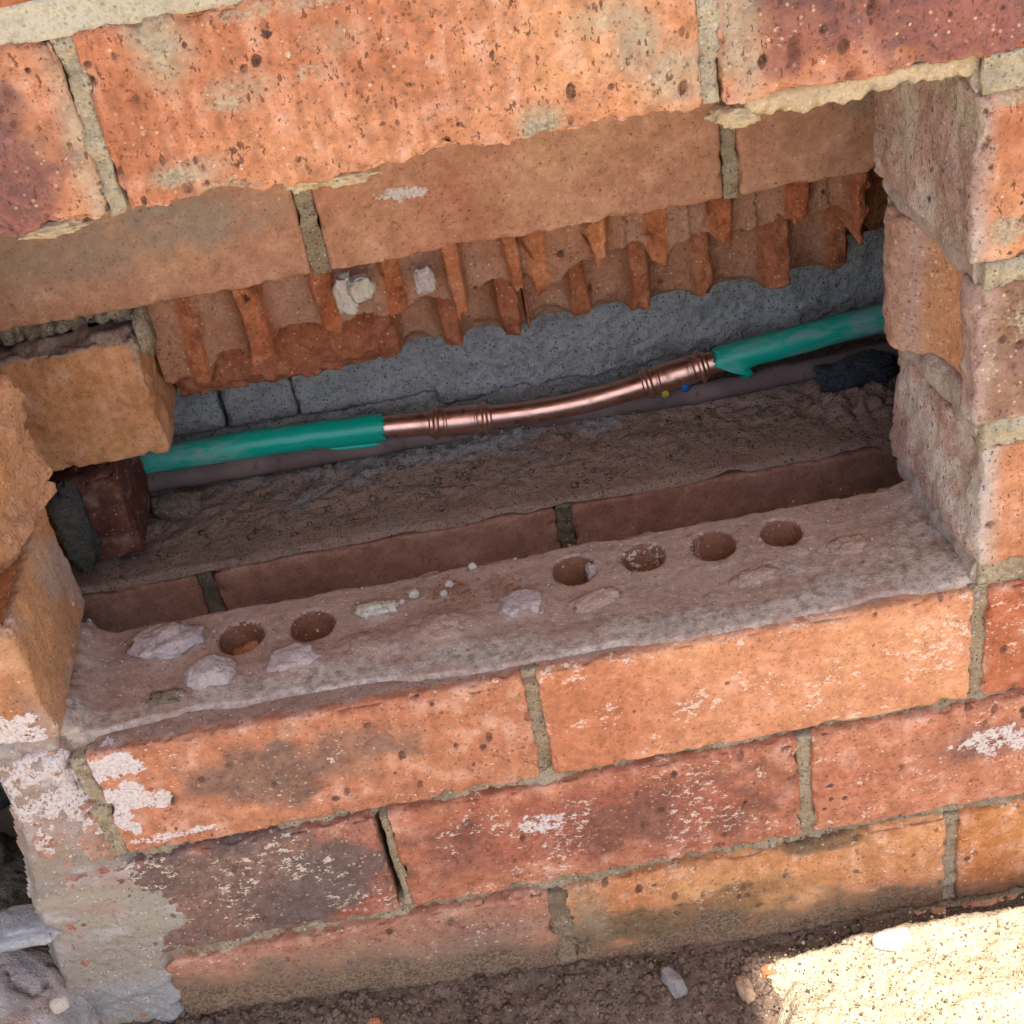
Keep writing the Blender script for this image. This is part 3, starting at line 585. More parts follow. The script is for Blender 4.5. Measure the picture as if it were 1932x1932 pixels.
# broken bricks with core holes exposed
def broken(x0, x1, z0, z1, s, left, label):
    xs = np.arange(x0, x1, .0011); zs = np.concatenate([np.arange(z0, z1, .0011), [z1]])
    X, Z = np.meshgrid(xs, zs, indexing='ij'); P = np.stack([X.ravel(), np.zeros(X.size), Z.ravel()], -1); x, z = P[:, 0], P[:, 2]
    def groove(px, pitch, off, w):
        u = (px - off) / pitch; u = u - np.round(u); u = np.abs(u * pitch) / w
        return np.clip(1 - u ** 3.5, 0, 1) ** .5
    wob = fbm(P, 30, 3, s) * .003 + .011 * vn(np.stack([x * 21, x * 0 + .3, x * 0 + .7], -1), s + 90)
    off1 = .014 if left else .020
    rid = np.floor((x + wob * .5 - off1) / .0385); rid2 = np.floor((x + wob * .4 - .0335) / .0405)
    g1 = groove(x + wob * .5, .0385, .014 if left else .020, .0140 + .002 * fbm(P, 20, 2, s + 15)); g2 = groove(x + wob * .4, .0405, .0335, .0146 + .0016 * fbm(P, 25, 2, s + 16))
    col1 = np.floor((x + .0193 - (.014 if left else .020)) / .0385); hs = lambda q, k: _h(q.astype(np.int64) + 50, q.astype(np.int64) * 0 + k, q.astype(np.int64) * 0, s)
    half = np.floor((x + wob * .5) / .0193)
    web1 = .0022 * fbm(P, 60, 4, s + 1) * (1 - .7 * g1) + .006 * (hs(half, 3) - .5) + .008 * ss(.35, .5, fbm(P, 30, 2, s + 28)) * (1 - g1)
    fac = np.floor(fbm(P, 62, 2, s + 71) * 4) / 4
    web1 = web1 + (1 - g1) * (.009 * (hs(rid, 21) < .3) + .0035 * fac)
    y1 = .2150 + web1 + g1 * (.009 + .007 * hs(col1, 5))
    y2 = .2480 + .0022 * fbm(P, 60, 4, s + 2) * (1 - .7 * g2) + g2 * .017
    y2 = y2 + (1 - g2) * (.008 * (hs(rid2, 25) < .28) + .0035 * np.floor(fbm(P, 60, 2, s + 72) * 4) / 4)
    flat_ = .246 + .003 * fbm(P, 45, 4, s + 2) + .002 * fbm(P, 200, 2, s)
    lf = ss(.175, .165, x); y2 = y2 * (1 - lf) + flat_ * lf
    zb = np.interp(x, [.05, .075, .10, .13, .17, .2, .24, .262, .30, .36, .40, .43, .47], [.066, .074, .082, .086, .090, .090, .090, .092, .096, .100, .103, .104, .106])
    zb = zb + .0035 * fbm(P, 55, 4, s + 6) + g1 * .006 - .001 + (hs(col1, 9) - .5) * .012 + (hs(rid, 23) - .5) * .022 * (1 - g1) + .004 * np.floor(fbm(P, 80, 2, s + 73) * 3) / 3
    f = ss(-.0007, .0007, z - zb)
    deep = ss(.466, .485, x + fbm(P, 40, 3, s) * .01) * .05
    P[:, 1] = y2 + (y1 - y2) * f + deep + fbm(P, 330, 2, s + 9) * .0006
    # chipped bottom
    bot = ss(z0 + .010 + .012 * fbm(P, 45, 3, s + 11), z0, z); P[:, 1] += bot * .010
    I = np.arange(X.size).reshape(X.shape); F = np.stack([I[:-1, :-1], I[1:, :-1], I[1:, 1:], I[:-1, 1:]], -1).reshape(-1, 4)
    # close the body: back, ends, top and bottom
    nv = len(P)
    ring = np.concatenate([I[:, 0], I[-1, 1:], I[-2::-1, -1], I[0, -2:0:-1]])
    B = P[ring].copy(); B[:, 1] = .306
    r2 = np.arange(nv, nv + len(ring)); R1 = np.roll(ring, -1); R2 = np.roll(r2, -1)
    F2 = np.stack([ring, r2, R2, R1], -1)
    P = np.vstack([P, B]); F = np.vstack([F, F2])
    sm = np.zeros(len(P)); gg = np.concatenate([np.where(f > .5, g1, g2 * (1 - lf)), np.zeros(len(ring))])
    nn = np.concatenate([np.where(f > .5, 1, 0), np.ones(len(ring))])
    tn = tone((.47, .165, .07), P, s, .15, None, None, .2, 1.2)
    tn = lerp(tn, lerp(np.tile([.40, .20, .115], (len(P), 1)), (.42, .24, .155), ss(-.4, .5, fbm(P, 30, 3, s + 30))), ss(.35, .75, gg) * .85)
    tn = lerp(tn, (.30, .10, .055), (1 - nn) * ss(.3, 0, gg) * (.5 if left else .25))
    at = {'tone': tn, 'scuff': sm, 'pit': np.concatenate([(ss(.30, .5, fbm(P[:nv], 190, 2, s + 20)) * (gg[:nv] < .3)) * .22, np.zeros(len(ring))]), 'mortar': np.zeros(len(P)), 'white': sm, 'soil': sm}
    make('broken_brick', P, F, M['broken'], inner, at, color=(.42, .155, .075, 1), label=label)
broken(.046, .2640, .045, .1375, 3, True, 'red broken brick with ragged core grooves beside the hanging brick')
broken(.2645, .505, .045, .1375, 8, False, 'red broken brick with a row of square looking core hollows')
for i, (c, r, m) in enumerate((((.163, .211, .117), (.006, .004, .013), 'stone_white'), ((.172, .208, .121), (.008, .004, .008), 'mortar_pale'), ((.208, .212, .118), (.006, .004, .009), 'lump'))):
    P, F = lump_mesh(c, r, 120 + i, .35, ang=.45, n=18); make('mortar_crumb', P, F, M[m], inner)
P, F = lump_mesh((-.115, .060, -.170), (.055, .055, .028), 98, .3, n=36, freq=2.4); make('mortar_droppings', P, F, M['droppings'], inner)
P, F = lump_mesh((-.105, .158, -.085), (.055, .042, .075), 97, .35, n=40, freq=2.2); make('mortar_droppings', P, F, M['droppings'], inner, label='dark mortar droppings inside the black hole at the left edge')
# dark red half brick under the hanging brick
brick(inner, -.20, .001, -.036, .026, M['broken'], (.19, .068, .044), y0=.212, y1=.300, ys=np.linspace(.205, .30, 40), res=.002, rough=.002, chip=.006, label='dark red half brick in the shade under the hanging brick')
P, F = lump_mesh((-.028, .196, .005), (.010, .008, .034), 95, .3, ang=.3); make('mortar_crumb', P, F, M['droppings'], inner)
# lowest inner course
brick(inner, -.19, .0305, -.125, -.0515, M['inner'], INR, chip=.003, **KW)
brick(inner, .0405, .2605, -.125, -.0515, M['inner'], INR, chip=.003, **KW)
brick(inner, .2705, .4925, -.125, -.0515, M['inner'], INR, chip=.003, **KW)
brick(inner, .5025, .72, -.125, -.0515, M['inner'], INR, chip=.003, **KW)
imortar((.0305, .0405, -.125, -.051), .0015, 'mortar_dirty'); imortar((.2605, .2705, -.125, -.051), .0015, 'mortar_dirty')
# ledge of dirt and old mortar on the lowest inner course
def ledge():
    xs = np.arange(-.06, .56, .0016); ys = np.arange(.1995, .328, .0016)
    X, Y = np.meshgrid(xs, ys, indexing='ij'); P = np.stack([X.ravel(), Y.ravel(), np.zeros(X.size)], -1); x, y = P[:, 0], P[:, 1]
    a = fbm(P, 28, 4, 3); b = fbm(P, 120, 4, 4); c = fbm(P, 330, 2, 5)
    t = -.0455 + a * .0022 + b * .0018 * ss(.21, .24, y) + c * .0009 * ss(.21, .25, y)
    t += ss(.262, .285, y + a * .012) * .0045 * (.6 + .6 * fbm(P, 60, 3, 9)) * np.interp(x, [.0, .1, .25, .33, .5], [.5, 1, 1, .6, .5])
    t += np.exp(-(((x - .47) / .03) ** 2 + ((y - .25) / .022) ** 2)) * .008 * (1 + b)
    t -= ss(.2025, .199, y + .002 * a) * .004
    t -= np.exp(-(((x - .012) / .014) ** 2 + ((y - .285) / .012) ** 2)) * .02
    P[:, 2] = t
    I = np.arange(X.size).reshape(X.shape); F = np.stack([I[:-1, :-1], I[1:, :-1], I[1:, 1:], I[:-1, 1:]], -1).reshape(-1, 4)
    m = np.clip(ss(.250, .285, y + a * .02) * np.interp(x, [0, .08, .14, .27, .36, .5], [.3, .5, .9, .9, .4, .2]) + a * .2, 0, 1)
    make('mortar_bed', P, F, M['dirt'], inner, {'mortar': m}, label='dirty crumbling mortar ledge under the pipe')
ledge()
# grey bricks behind the pipe
grey = empty('grey_back_wall', (.23, .34, -.06), 'dark grey rendered wall behind the copper pipe', 'wall')
def gblock(x0, x1, z0, z1, s, rough, name='brick', y0=.318):
    ys = np.concatenate([np.arange(y0, y0 + .01, .002), np.linspace(y0 + .016, .36, 4)])
    P, F, n, e, V = rbox((x0, x1, y0, .36, z0, z1), .0018, .003, ys, ('y1',))
    P += n * (fbm(P, 40, 4, s) * rough + fbm(P, 200, 3, s + 2) * rough * .5 - ss(.006, 0, e) * np.clip(fbm(P, 80, 3, s + 3), 0, 1) * .004)[:, None]
    make(name, P, F, M['grey'], grey)
gblock(-.12, .0530, -.022, .05, 1, .0012); gblock(.0550, .1025, -.022, .05, 2, .0012); gblock(.1045, .206, -.024, .05, 3, .0022)
gblock(.1990, .62, -.032, .05, 4, .004, 'render_patch', .316)
gblock(-.12, .62, -.075, -.0245, 5, .003, 'render_patch', .3215)
gblock(-.12, .62, .051, .14, 6, .003, 'render_patch', .322)

# closing masonry so that no daylight leaks into the cavity from behind
def plainbox(name, b, mat, parent=None, **k):
    V, F = boxsurf(np.array(b[0:2]), np.array(b[2:4]), np.array(b[4:6])); return make(name, V, F, mat, parent, smooth=False, **k)
core = plainbox('house_wall', (-.47, 1.0, .37, .55, -.6, 1.05), M['render_wall'], label=None, kind='structure')
plainbox('cavity_end', (-.47, -.40, .112, .369, -.6, 1.05), M['render_wall'], core); plainbox('cavity_end', (.93, 1.0, .112, .369, -.6, 1.05), M['render_wall'], core)
plainbox('upper_wall', (-.47, 1.0, -.0, .105, .525, 1.05), M['render_wall'], core)
plainbox('upper_inner_wall', (-.39, .92, .203, .306, .215, 1.05), M['render_wall'], core)
plainbox('footing', (-.47, 1.0, .008, .368, -.6, -.335), M['render_wall'], core)
plainbox('lower_inner_wall', (-.39, .92, .204, .36, -.33, -.128), M['render_wall'], core)
plainbox('inner_wall_left', (-.39, -.19, .2, .306, -.127, .214), M['render_wall'], core); plainbox('inner_wall_right', (.725, .92, .2, .306, -.127, .214), M['render_wall'], core)
# added boards out of view, sized to keep the sun off the wall
ex = SUN_EL
oy = -.020 - (1.05 + .236) / math.tan(SUN_EL)
blocker = plainbox('sun_blocker', (.25, 1.6, oy, .60, 1.051, 1.09), M['blockerboard'], kind='structure')
plainbox('sun_blocker_left', (-1.6, .3225, oy - .255, .60, 1.0915, 1.13), M['blockerboard'], blocker)  # second added board, cuts the left edge of the sun patch

# ================================================================= PIPES
def tube(path, rad, n=20, ustep=.002, attr=None, notch=None):
    path = np.array(path, float); d = np.concatenate([[0], np.cumsum(np.linalg.norm(np.diff(path, axis=0), axis=1))])
    t = np.arange(0, d[-1], ustep); t = np.append(t, d[-1])
    # smooth with Catmull style resample
    C = np.stack([np.interp(t, d, path[:, i]) for i in range(3)], -1)
    k = max(1, min(int(.012 / ustep), len(t) // 3)); ker = np.ones(2 * k + 1) / (2 * k + 1)
    Cp = np.vstack([C[0] - (C[k:0:-1] - C[0])[:, :], C, C[-1] - (C[-2:-k - 2:-1] - C[-1])])
    C = np.stack([np.convolve(Cp[:, i], ker, 'valid') for i in range(3)], -1)
    T = np.gradient(C, axis=0); T /= np.linalg.norm(T, axis=1)[:, None]
    upv = np.array([0, 0, 1.]); B = np.cross(T, upv); B /= np.linalg.norm(B, axis=1)[:, None]; U = np.cross(B, T)
    R = rad(t) if callable(rad) else np.full(len(t), rad)
    a = np.linspace(0, 2 * math.pi, n, endpoint=False)
    P = C[:, None, :] + R[:, None, None] * (np.cos(a)[None, :, None] * B[:, None, :] + np.sin(a)[None, :, None] * U[:, None, :])
    I = np.arange(len(t) * n).reshape(len(t), n); J = np.roll(I, -1, 1)
    F = np.stack([I[:-1], J[:-1], J[1:], I[1:]], -1).reshape(-1, 4)
    return P.reshape(-1, 3), F, np.repeat(t, n), d[-1]
pipe = empty('water_pipe', (.24, .3, -.045), 'bright copper pipe section joined between two green plastic coated ends', 'pipe')
PATH = [(-.10, .300, -.018), (-.021, .300, -.024), (.079, .300, -.0265), (.160, .300, -.0325), (.2, .300, -.037), (.229, .3, -.0395), (.262, .3, -.0418), (.295, .3, -.0415), (.318, .3, -.039), (.342, .3, -.0355), (.372, .3, -.0312), (.391, .3, -.0285), (.442, .3, -.0235), (.502, .3, -.0185), (.60, .3, -.012)]
PATH = [(.232 + (a - .232) * .982, .285, c + .0098) for a, b, c in PATH]
RC = .0077
def sub(x0, x1):
    p = np.array(PATH); xs = np.linspace(x0, x1, 60); return np.stack([xs, np.interp(xs, p[:, 0], p[:, 1]), np.interp(xs, p[:, 0], p[:, 2])], -1)
P, F, t, L = tube(sub(.10, .46), RC, 24); make('copper_tube', P, F, M['copper'], pipe)
def coupling(x0, x1):
    L = (x1 - x0)
    def r(t):
        q = np.minimum(t, L * 1.01 - t)
        return RC + .0016 + .0007 * np.exp(-((q - .011) / .001) ** 2) + .0005 * ss(.012, .016, q) - .0008 * ss(.001, 0, q)
    P, F, t, L2 = tube(sub(x0, x1), r, 28, .0005)
    nv = len(P); ring0 = np.arange(28); ringN = np.arange(nv - 28, nv)
    c0, c1 = P[ring0].mean(0), P[ringN].mean(0)
    a0 = c0 + (P[ring0] - c0) * .75; a1 = c1 + (P[ringN] - c1) * .75
    P = np.vstack([P, a0, a1]); r0 = np.arange(nv, nv + 28); r1 = np.arange(nv + 28, nv + 56)
    F = np.vstack([F, np.stack([ring0, r0, np.roll(r0, -1), np.roll(ring0, -1)], -1), np.stack([ringN, np.roll(ringN, -1), np.roll(r1, -1), r1], -1)])
    o = make('coupling', P, F, M['copper'], pipe)
    for bx in (x0 + .0048, x1 - .0048):
        P, F, t, L2 = tube(sub(bx - .0024, bx + .0024), lambda t: RC + .0010 + .0026 * np.sqrt(np.clip(1 - ((t - t[-1] / 2) / (t[-1] / 2 + 1e-5)) ** 2, 0, 1)), 28, .0003)
        b = make('bead', P, F, M['copper'], None); b.parent = o; b.location = b.location - o.location - pipe.location
    return o
cp1 = coupling(.1895, .2315); cp2 = coupling(.334, .379)
def sleeve(x0, x1, rad, s, dustf, cut=None):
    P, F, t, L = tube(sub(x0, x1), rad, 30, .0015)
    P = P + (fbm(P, 60, 2, s) * .0004)[:, None] * np.array([0, 1, 1])
    at = {'dust': dustf(P)}
    nv = len(P); n = 30
    out = []
    # thickness rings at both ends
    for ring, sg in ((np.arange(n), 1), (np.arange(nv - n, nv), -1)):
        c = P[ring].mean(0); q = c + (P[ring] - c) * .80; q2 = q.copy(); q2[:, 0] += sg * .006
        base = len(P); P = np.vstack([P, q, q2]); a, b = np.arange(base, base + n), np.arange(base + n, base + 2 * n)
        F = np.vstack([F, np.stack([ring, a, np.roll(a, -1), np.roll(ring, -1)], -1)[:, ::sg], np.stack([a, b, np.roll(b, -1), np.roll(a, -1)], -1)[:, ::sg]])
        at['dust'] = np.concatenate([at['dust'], np.zeros(2 * n)])
    if cut: P = cut(P)
    return make('green_coating', P, F, M['green'], pipe, at)
def cutL(P):
    e = ss(.152, .160, P[:, 0]); P[:, 0] += e * fbm(P * np.array([0, 1, 1]), 260, 2, 5) * .0022; return P
def cutR(P):   # slanting ragged cut at the left end, lower flap pulled away
    e = ss(.410, .385, P[:, 0]); low = ss(-.017, -.025, P[:, 2]); P[:, 0] += e * low * .016; P[:, 2] -= e * low * .003; P[:, 1] -= e * low * .004; P[:, 0] += e * fbm(P * np.array([0, 1, 1]), 240, 2, 8) * .004; return P
sleeve(-.10, .1605, .0094, 3, lambda P: ss(.13, .03, P[:, 0]) * .6 + .12, cutL)
sleeve(.3840, .60, .0096, 5, lambda P: .45 + .35 * ss(.40, .50, P[:, 0]), cutR)
# slit flap on the left coating
P, F, t, L = tube([(.118, .2782, -.0268), (.135, .2777, -.0282), (.156, .2779, -.0300)], lambda t: .0016 * np.sqrt(np.clip(np.minimum(t / .01, (t[-1] - t) / .004), .05, 1)), 10, .001)
make('coating_flap', P, F, M['green'], pipe, {'dust': np.zeros(len(P))})
P, F = lump_mesh((.348, .2765, -.0315), (.0028, .0012, .0026), 5, .2, n=10); make('paint_mark', P, F, M['yellow'], pipe, label='yellow dab on the right coupling')
P, F = lump_mesh((.3615, .2765, -.0295), (.0026, .0012, .0032), 6, .2, n=10); make('paint_mark', P, F, M['blue'], pipe, label='blue dab on the right coupling')
P, F, t, L = tube([(-.10, .277, -.0245), (-.018, .2775, -.0260), (.043, .278, -.0280), (.114, .280, -.0310), (.156, .284, -.0345), (.25, .291, -.0405), (.328, .285, -.0400), (.372, .280, -.0380), (.437, .278, -.0345), (.496, .278, -.0315), (.60, .278, -.027)], .0068, 20)
P[:, 2] += fbm(P, 50, 2, 4) * .0006
make('old_pipe', P, F, M['old_copper'], None, label='dull purplish brown old pipe running under the green coated pipe', cat='pipe')

# ================================================================= LOOSE THINGS ON THE SILL
SG = 'mortar lumps on the sill'
def lump(name, c, r, s, mat, label, cat, group=None, amp=.3, flat=.3, a=0.0, ang=.25, n=26, freq=1.6):
    P, F = lump_mesh(c, r, s, amp, n, flat, freq, ang)
    if a: P = rotz(P, c, a)
    return make(name, P, F, M[mat], None, label=label, cat=cat, group=group, origin=(c[0], c[1], P[:, 2].min()))
lump('mortar_lump', (.038, .074, .003), (.019, .013, .0075), 201, 'lump', 'largest pale mortar lump at the left end of the sill', 'mortar lump', SG, amp=.35, a=.1)
lump('mortar_lump', (.063, .041, .003), (.0135, .0105, .0085), 202, 'lump', 'rounded pinkish white mortar lump left of centre near the sill edge', 'mortar lump', SG, amp=.2)
lump('mortar_lump', (.107, .041, .002), (.0145, .0095, .0070), 203, 'lump', 'flat whitish mortar lump in front of the second core hole', 'mortar lump', SG, amp=.22, a=.15)
lump('mortar_lump', (.149, .042, .0005), (.013, .010, .0055), 204, 'mortar_pink', 'low dusty mortar lump between the white lumps and the sill middle', 'mortar lump', SG, amp=.2)
lump('mortar_lump', (.186, .044, .0015), (.014, .012, .0070), 205, 'mortar_pink', 'dusty brown mortar mound near the middle of the sill', 'mortar lump', SG, amp=.2)
lump('mortar_lump', (.153, .068, .0025), (.0105, .0065, .0055), 206, 'mortar_pale', 'grey crumbly mortar lump right of the second core hole', 'mortar lump', SG, amp=.35)
lump('mortar_lump', (.229, .052, .002), (.0115, .0105, .0050), 207, 'lump', 'flat greyish mortar piece beside the joint in the sill', 'mortar lump', SG, amp=.25, ang=.45)
lump('mortar_lump', (.268, .046, .0008), (.014, .007, .0042), 241, 'mortar_pink', 'low dusty ridge of mortar in front of the third core hole', 'mortar lump', SG, amp=.3, a=.3)
lump('mortar_lump', (.352, .041, .0008), (.013, .006, .0045), 242, 'mortar_pink', 'low mortar ridge in front of the two rightmost core holes', 'mortar lump', SG, amp=.3, a=.25)
lump('mortar_lump', (.405, .052, .0008), (.010, .007, .0040), 243, 'mortar_pink', 'rightmost low mortar lump on the sill near the right jamb', 'mortar lump', SG, amp=.35)
lump('mortar_lump', (.040, .030, .0008), (.010, .006, .0045), 244, 'mortar_dirty', 'small dark gritty lump at the near left of the sill', 'mortar lump', SG, amp=.4)
lump('brick_chip', (.082, .067, -.010), (.009, .005, .006), 208, 'stone_red', 'red brick chip lying in the leftmost core hole', 'brick chip', None, amp=.3, ang=.5)
lump('mortar_chip', (.2705, .0745, -.004), (.0035, .006, .006), 209, 'lump', 'pale mortar chip on the edge of the third core hole', 'mortar chip', None, amp=.4, ang=.4)
PB = 'pebbles on the sill'
for i, (x, y, r, lb) in enumerate(((.173, .0755, .0034, 'cream pebble nearest the grey crumbly lump on the sill'), (.1925, .0785, .0026, 'small round pebble in the middle of the sill'), (.189, .072, .0022, 'tiny pebble beside the dark grit on the sill'), (.2065, .0905, .0024, 'lone pebble by the back edge of the sill'), (.166, .0715, .0018, 'tiny pebble touching the grey crumbly lump'))):
    lump('pebble', (x, y, .002 + r * .5), (r, r * .85, r * .8), 220 + i, 'mortar_pale', lb, 'pebble', PB, amp=.25, flat=.8, n=10)
rs = np.random.RandomState(4)
def scatter(name, pts, sizes, mat, label, cat, seed, parent=None):
    base = []; r = np.random.RandomState(seed)
    oct_ = np.array([(1, 0, 0), (-1, 0, 0), (0, 1, 0), (0, -1, 0), (0, 0, 1), (0, 0, -1)], float)
    fo = np.array([(0, 2, 4), (2, 1, 4), (1, 3, 4), (3, 0, 4), (2, 0, 5), (1, 2, 5), (3, 1, 5), (0, 3, 5)])
    Vs, Fs = [], []
    for i, (p, s) in enumerate(zip(pts, sizes)):
        A = r.normal(size=(3, 3)); Q, _ = np.linalg.qr(A)
        v = (oct_ * (s * r.uniform(.6, 1.2, (6, 1)))) @ Q.T * np.array([1, 1, .75]) + p
        Vs.append(v); Fs.append(fo + 6 * i)
    return make(name, np.vstack(Vs), np.vstack(Fs), mat, parent, smooth=False, label=label, cat=cat, kind='stuff')
n = 260
cx = np.concatenate([rs.normal(.195, .010, 110), rs.normal(.222, .006, 60), rs.uniform(.01, .44, 90)]); cy = np.concatenate([rs.normal(.071, .006, 110), rs.normal(.068, .006, 60), rs.uniform(.02, .1, 90)])
ok = np.ones(n, bool)
for hx, hy, r in HOLES: ok &= np.hypot(cx - hx, cy - hy) > r + .002
cx, cy = cx[ok], cy[ok]
scatter('grit', np.stack([cx, np.clip(cy, .015, .1), np.full(len(cx), .0032)], -1), rs.uniform(.0004, .0012, len(cx)), M['stone_red'], 'fine brick grit scattered on the sill', 'grit', 3)
n2_ = 500; hx_ = rs.uniform(.0, .45, n2_); hy_ = rs.uniform(.012, .092, n2_)
lx_ = [(.038, .074), (.063, .041), (.107, .041), (.149, .042), (.186, .044), (.153, .068), (.229, .052)]
for q in range(300):
    a_, b_ = lx_[rs.randint(len(lx_))]; hx_[q] = a_ + rs.normal(0, .014); hy_[q] = np.clip(b_ + rs.normal(0, .009), .012, .092)
ok = np.ones(n2_, bool)
for hx, hy, r in HOLES: ok &= np.hypot(hx_ - hx, hy_ - hy) > r + .0015
scatter('mortar_grit', np.stack([hx_, hy_, np.full(n2_, .0030)], -1)[ok], (.0003 + .0014 * rs.uniform(0, 1, n2_) ** 4)[ok], M['lump'], 'pale mortar crumbs scattered around the lumps on the sill', 'grit', 13)
gx = rs.uniform(-.02, .52, 900); gy = rs.uniform(.212, .30, 900)
scatter('ledge_grit', np.stack([gx, gy, -.0445 + ss(.262, .285, gy) * .005 + rs.uniform(-.001, .0015, 900)], -1), (.0005 + .0030 * rs.uniform(0, 1, 900) ** 4), M['mortar_dirty'], 'loose brown grit on the ledge under the pipe', 'grit', 5)
lump('mortar_chunk', (.472, .262, -.033), (.025, .010, .009), 230, 'black', 'black lump at the right end of the ledge beneath the old pipe', 'lump', None, amp=.45, ang=.4, flat=.7)
lump('mortar_chunk', (.004, .292, -.040), (.012, .010, .009), 231, 'mortar_pink', 'pale mortar chunk at the left end under the old pipe', 'mortar chunk', None, amp=.3, ang=.5, flat=.8)
lump('brick_chunk', (.018, .262, -.038), (.016, .012, .007), 232, 'mortar_dirty', 'dark brick chunk lying on the ledge at the left', 'brick chunk', None, amp=.3, ang=.5, flat=.8)

# ================================================================= GROUND
def hbase(x): return np.interp(x, [-.5, -.12, -.05, .0, .05, .12, .20, .28, .34, .42, .6, 1.], [-.22, -.21, -.214, -.220, -.224, -.230, -.237, -.243, -.248, -.252, -.256, -.26])
def grow(a, b, step, far, side):
    core_ = list(np.arange(a, b, step)); lo, hi = [], []
    s = step; x = a
    while x > -far: s *= 1.35; x -= s; lo.append(x)
    s = step; x = core_[-1]
    while x < (far if side else b): s *= 1.35; x += s; hi.append(x)
    return np.array(lo[::-1] + core_ + hi)
def hgt(P):
    x, y = P[:, 0], P[:, 1]
    w_ = -y
    h = hbase(x) - ss(0, .16, w_) * (.05 + .03 * ss(.3, -.1, x)) 
    near = ss(2.0, .5, np.hypot(x - .2, y))
    h += near * (fbm(P, 22, 4, 3) * .006 + fbm(P, 90, 4, 4) * .0030 + fbm(P, 300, 3, 7) * .0016)
    return h
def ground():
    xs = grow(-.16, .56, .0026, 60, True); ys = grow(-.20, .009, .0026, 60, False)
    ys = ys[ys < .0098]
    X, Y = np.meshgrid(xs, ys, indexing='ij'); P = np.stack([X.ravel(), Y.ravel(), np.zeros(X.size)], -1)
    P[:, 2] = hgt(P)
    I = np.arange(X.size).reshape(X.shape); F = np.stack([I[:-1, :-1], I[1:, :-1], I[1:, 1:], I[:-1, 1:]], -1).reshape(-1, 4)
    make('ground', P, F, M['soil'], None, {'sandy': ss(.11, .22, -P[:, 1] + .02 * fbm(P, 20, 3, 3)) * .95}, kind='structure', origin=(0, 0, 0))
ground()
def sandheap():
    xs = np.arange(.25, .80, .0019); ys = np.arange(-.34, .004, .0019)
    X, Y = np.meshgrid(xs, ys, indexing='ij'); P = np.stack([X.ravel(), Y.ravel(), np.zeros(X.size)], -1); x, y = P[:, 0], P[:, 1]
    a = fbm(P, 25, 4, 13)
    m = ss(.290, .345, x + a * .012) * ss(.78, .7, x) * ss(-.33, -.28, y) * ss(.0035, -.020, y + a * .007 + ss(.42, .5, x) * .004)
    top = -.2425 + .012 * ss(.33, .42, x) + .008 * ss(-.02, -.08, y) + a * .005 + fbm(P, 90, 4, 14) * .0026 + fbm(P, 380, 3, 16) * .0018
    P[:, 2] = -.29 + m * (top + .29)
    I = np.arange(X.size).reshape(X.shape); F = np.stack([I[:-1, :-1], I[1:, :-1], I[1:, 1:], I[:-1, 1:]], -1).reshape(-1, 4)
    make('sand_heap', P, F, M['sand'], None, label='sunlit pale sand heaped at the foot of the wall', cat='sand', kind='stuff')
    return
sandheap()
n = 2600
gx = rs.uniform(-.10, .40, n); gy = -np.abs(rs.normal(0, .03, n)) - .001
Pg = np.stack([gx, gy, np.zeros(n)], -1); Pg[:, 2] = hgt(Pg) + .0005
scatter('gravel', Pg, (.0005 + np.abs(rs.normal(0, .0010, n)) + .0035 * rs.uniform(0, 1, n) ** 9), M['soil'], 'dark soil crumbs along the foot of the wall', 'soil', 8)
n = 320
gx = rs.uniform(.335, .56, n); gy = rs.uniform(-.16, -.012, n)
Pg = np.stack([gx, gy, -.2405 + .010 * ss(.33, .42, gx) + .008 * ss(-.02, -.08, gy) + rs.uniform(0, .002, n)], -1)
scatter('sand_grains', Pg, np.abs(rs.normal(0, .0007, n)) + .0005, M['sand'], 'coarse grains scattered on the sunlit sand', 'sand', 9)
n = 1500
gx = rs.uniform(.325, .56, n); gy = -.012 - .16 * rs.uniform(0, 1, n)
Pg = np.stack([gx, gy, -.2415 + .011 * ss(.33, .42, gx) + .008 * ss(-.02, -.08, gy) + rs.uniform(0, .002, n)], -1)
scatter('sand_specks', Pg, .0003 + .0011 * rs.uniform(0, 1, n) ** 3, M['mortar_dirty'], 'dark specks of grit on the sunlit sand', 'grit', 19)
def onground(x, y): return float(hgt(np.array([[x, y, 0.]]))[0])
def stone(x, y, r, s, mat, label, cat='stone', a=0.0, dz=.3, name='stone', amp=.25, ang=.35, z=None):
    z = onground(x, y) + r[2] * dz if z is None else z
    lump(name, (x, y, z), r, s, mat, label, cat, None, amp=amp, a=a, flat=1.2, ang=ang, n=16)
stone(.276, -.022, (.0055, .010, .006), 300, 'stone_grey', 'grey oval stone on the shaded soil left of the sand', a=.4)
stone(.317, -.030, (.0045, .010, .006), 301, 'stone_tan', 'tan flat stone standing at the edge of the sunlit sand', a=.15)
stone(.335, -.022, (.007, .004, .004), 302, 'stone_red', 'small orange brick chip at the corner of the sunlit sand', 'brick chip', name='brick_chip')
stone(.405, -.03, (.011, .007, .004), 303, 'stone_white', 'white flat stone half buried in the sunlit sand', z=-.2285)
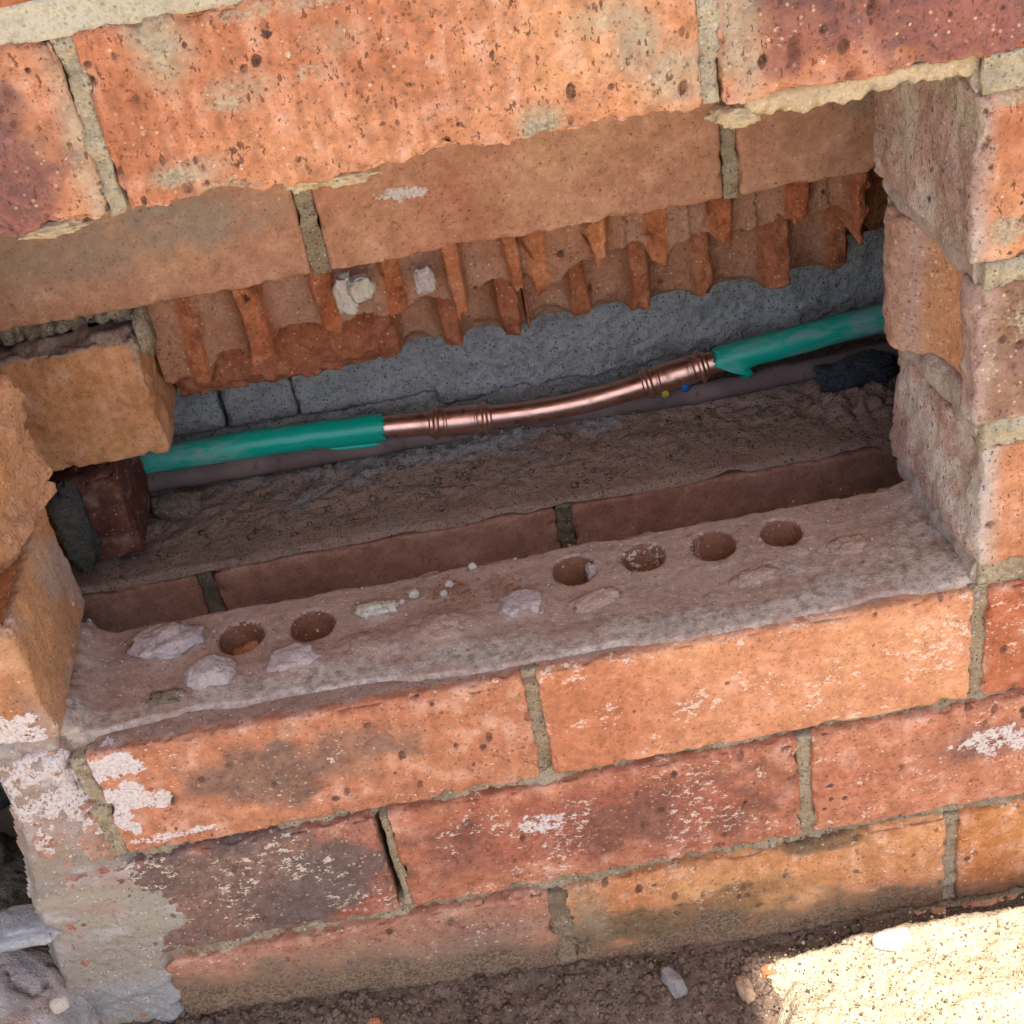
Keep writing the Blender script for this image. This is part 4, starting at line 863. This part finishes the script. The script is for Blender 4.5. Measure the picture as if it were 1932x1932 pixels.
stone(-.068, -.035, (.006, .006, .008), 304, 'stone_red', 'orange brick fragment at the bottom left corner', 'brick chip', name='brick_chip')
stone(.10, -.022, (.005, .004, .004), 305, 'stone_red', 'small pinkish brick chip on the soil below the wall', 'brick chip', name='brick_chip')
# broken concrete at the lower left
def rubble():
    V, F = boxsurf(lines(-.22, -.056, .0022), lines(-.075, .035, .0022), lines(-.27, -.118, .0022))
    c = V.mean(0); lo, hi = V.min(0) + .02, V.max(0) - .02
    q = np.clip(V, lo, hi); d = V - q; L = np.linalg.norm(d, axis=1); nn = d / np.maximum(L, 1e-9)[:, None]; P = q + nn * .02
    P[:, 2] -= ss(-.13, -.05, P[:, 0]) * .055 * ss(-.25, -.12, P[:, 2])
    cell = np.abs(fbm(P, 16, 3, 41))
    P += nn * (np.floor(fbm(P, 11, 2, 40) * 5) / 5 * .007 + fbm(P, 60, 4, 42) * .0018 - ss(.05, 0, cell) * .006 + fbm(P, 250, 3, 43) * .0008)[:, None]
    s1, s2 = fbm(P * np.array([.6, 1, 1.4]), 34, 4, 55), fbm(P, 18, 3, 56)
    tn = lerp(np.tile([.47, .425, .41], (len(P), 1)), (.60, .55, .53), ss(-.1, .6, s1)); tn = lerp(tn, (.36, .21, .16), ss(.0, .5, s2) * .8); tn = lerp(tn, (.30, .29, .29), ss(.1, .6, -s1) * .7); tn = lerp(tn, (.12, .08, .06), ss(.07, 0, cell) * .8)
    make('concrete_chunk', P, F, M['concrete'], None, {'tone': tn}, label='cracked grey and brown concrete chunk at the lower left corner', cat='concrete chunk', origin=(c[0], c[1], -.26))
rubble()
lump('plaster_flake', (-.074, .006, -.123), (.024, .014, .006), 310, 'plaster_blue', 'blue grey plaster wedge under the dark hole at the left edge', 'plaster flake', None, amp=.25, ang=.4, flat=.9)
lump('plaster_flake', (-.062, -.022, -.158), (.0055, .0035, .0055), 311, 'stone_white', 'small square whitish plaster flake on the concrete chunk', 'plaster flake', None, amp=.1, ang=.55, flat=1.2, a=.4, n=12)
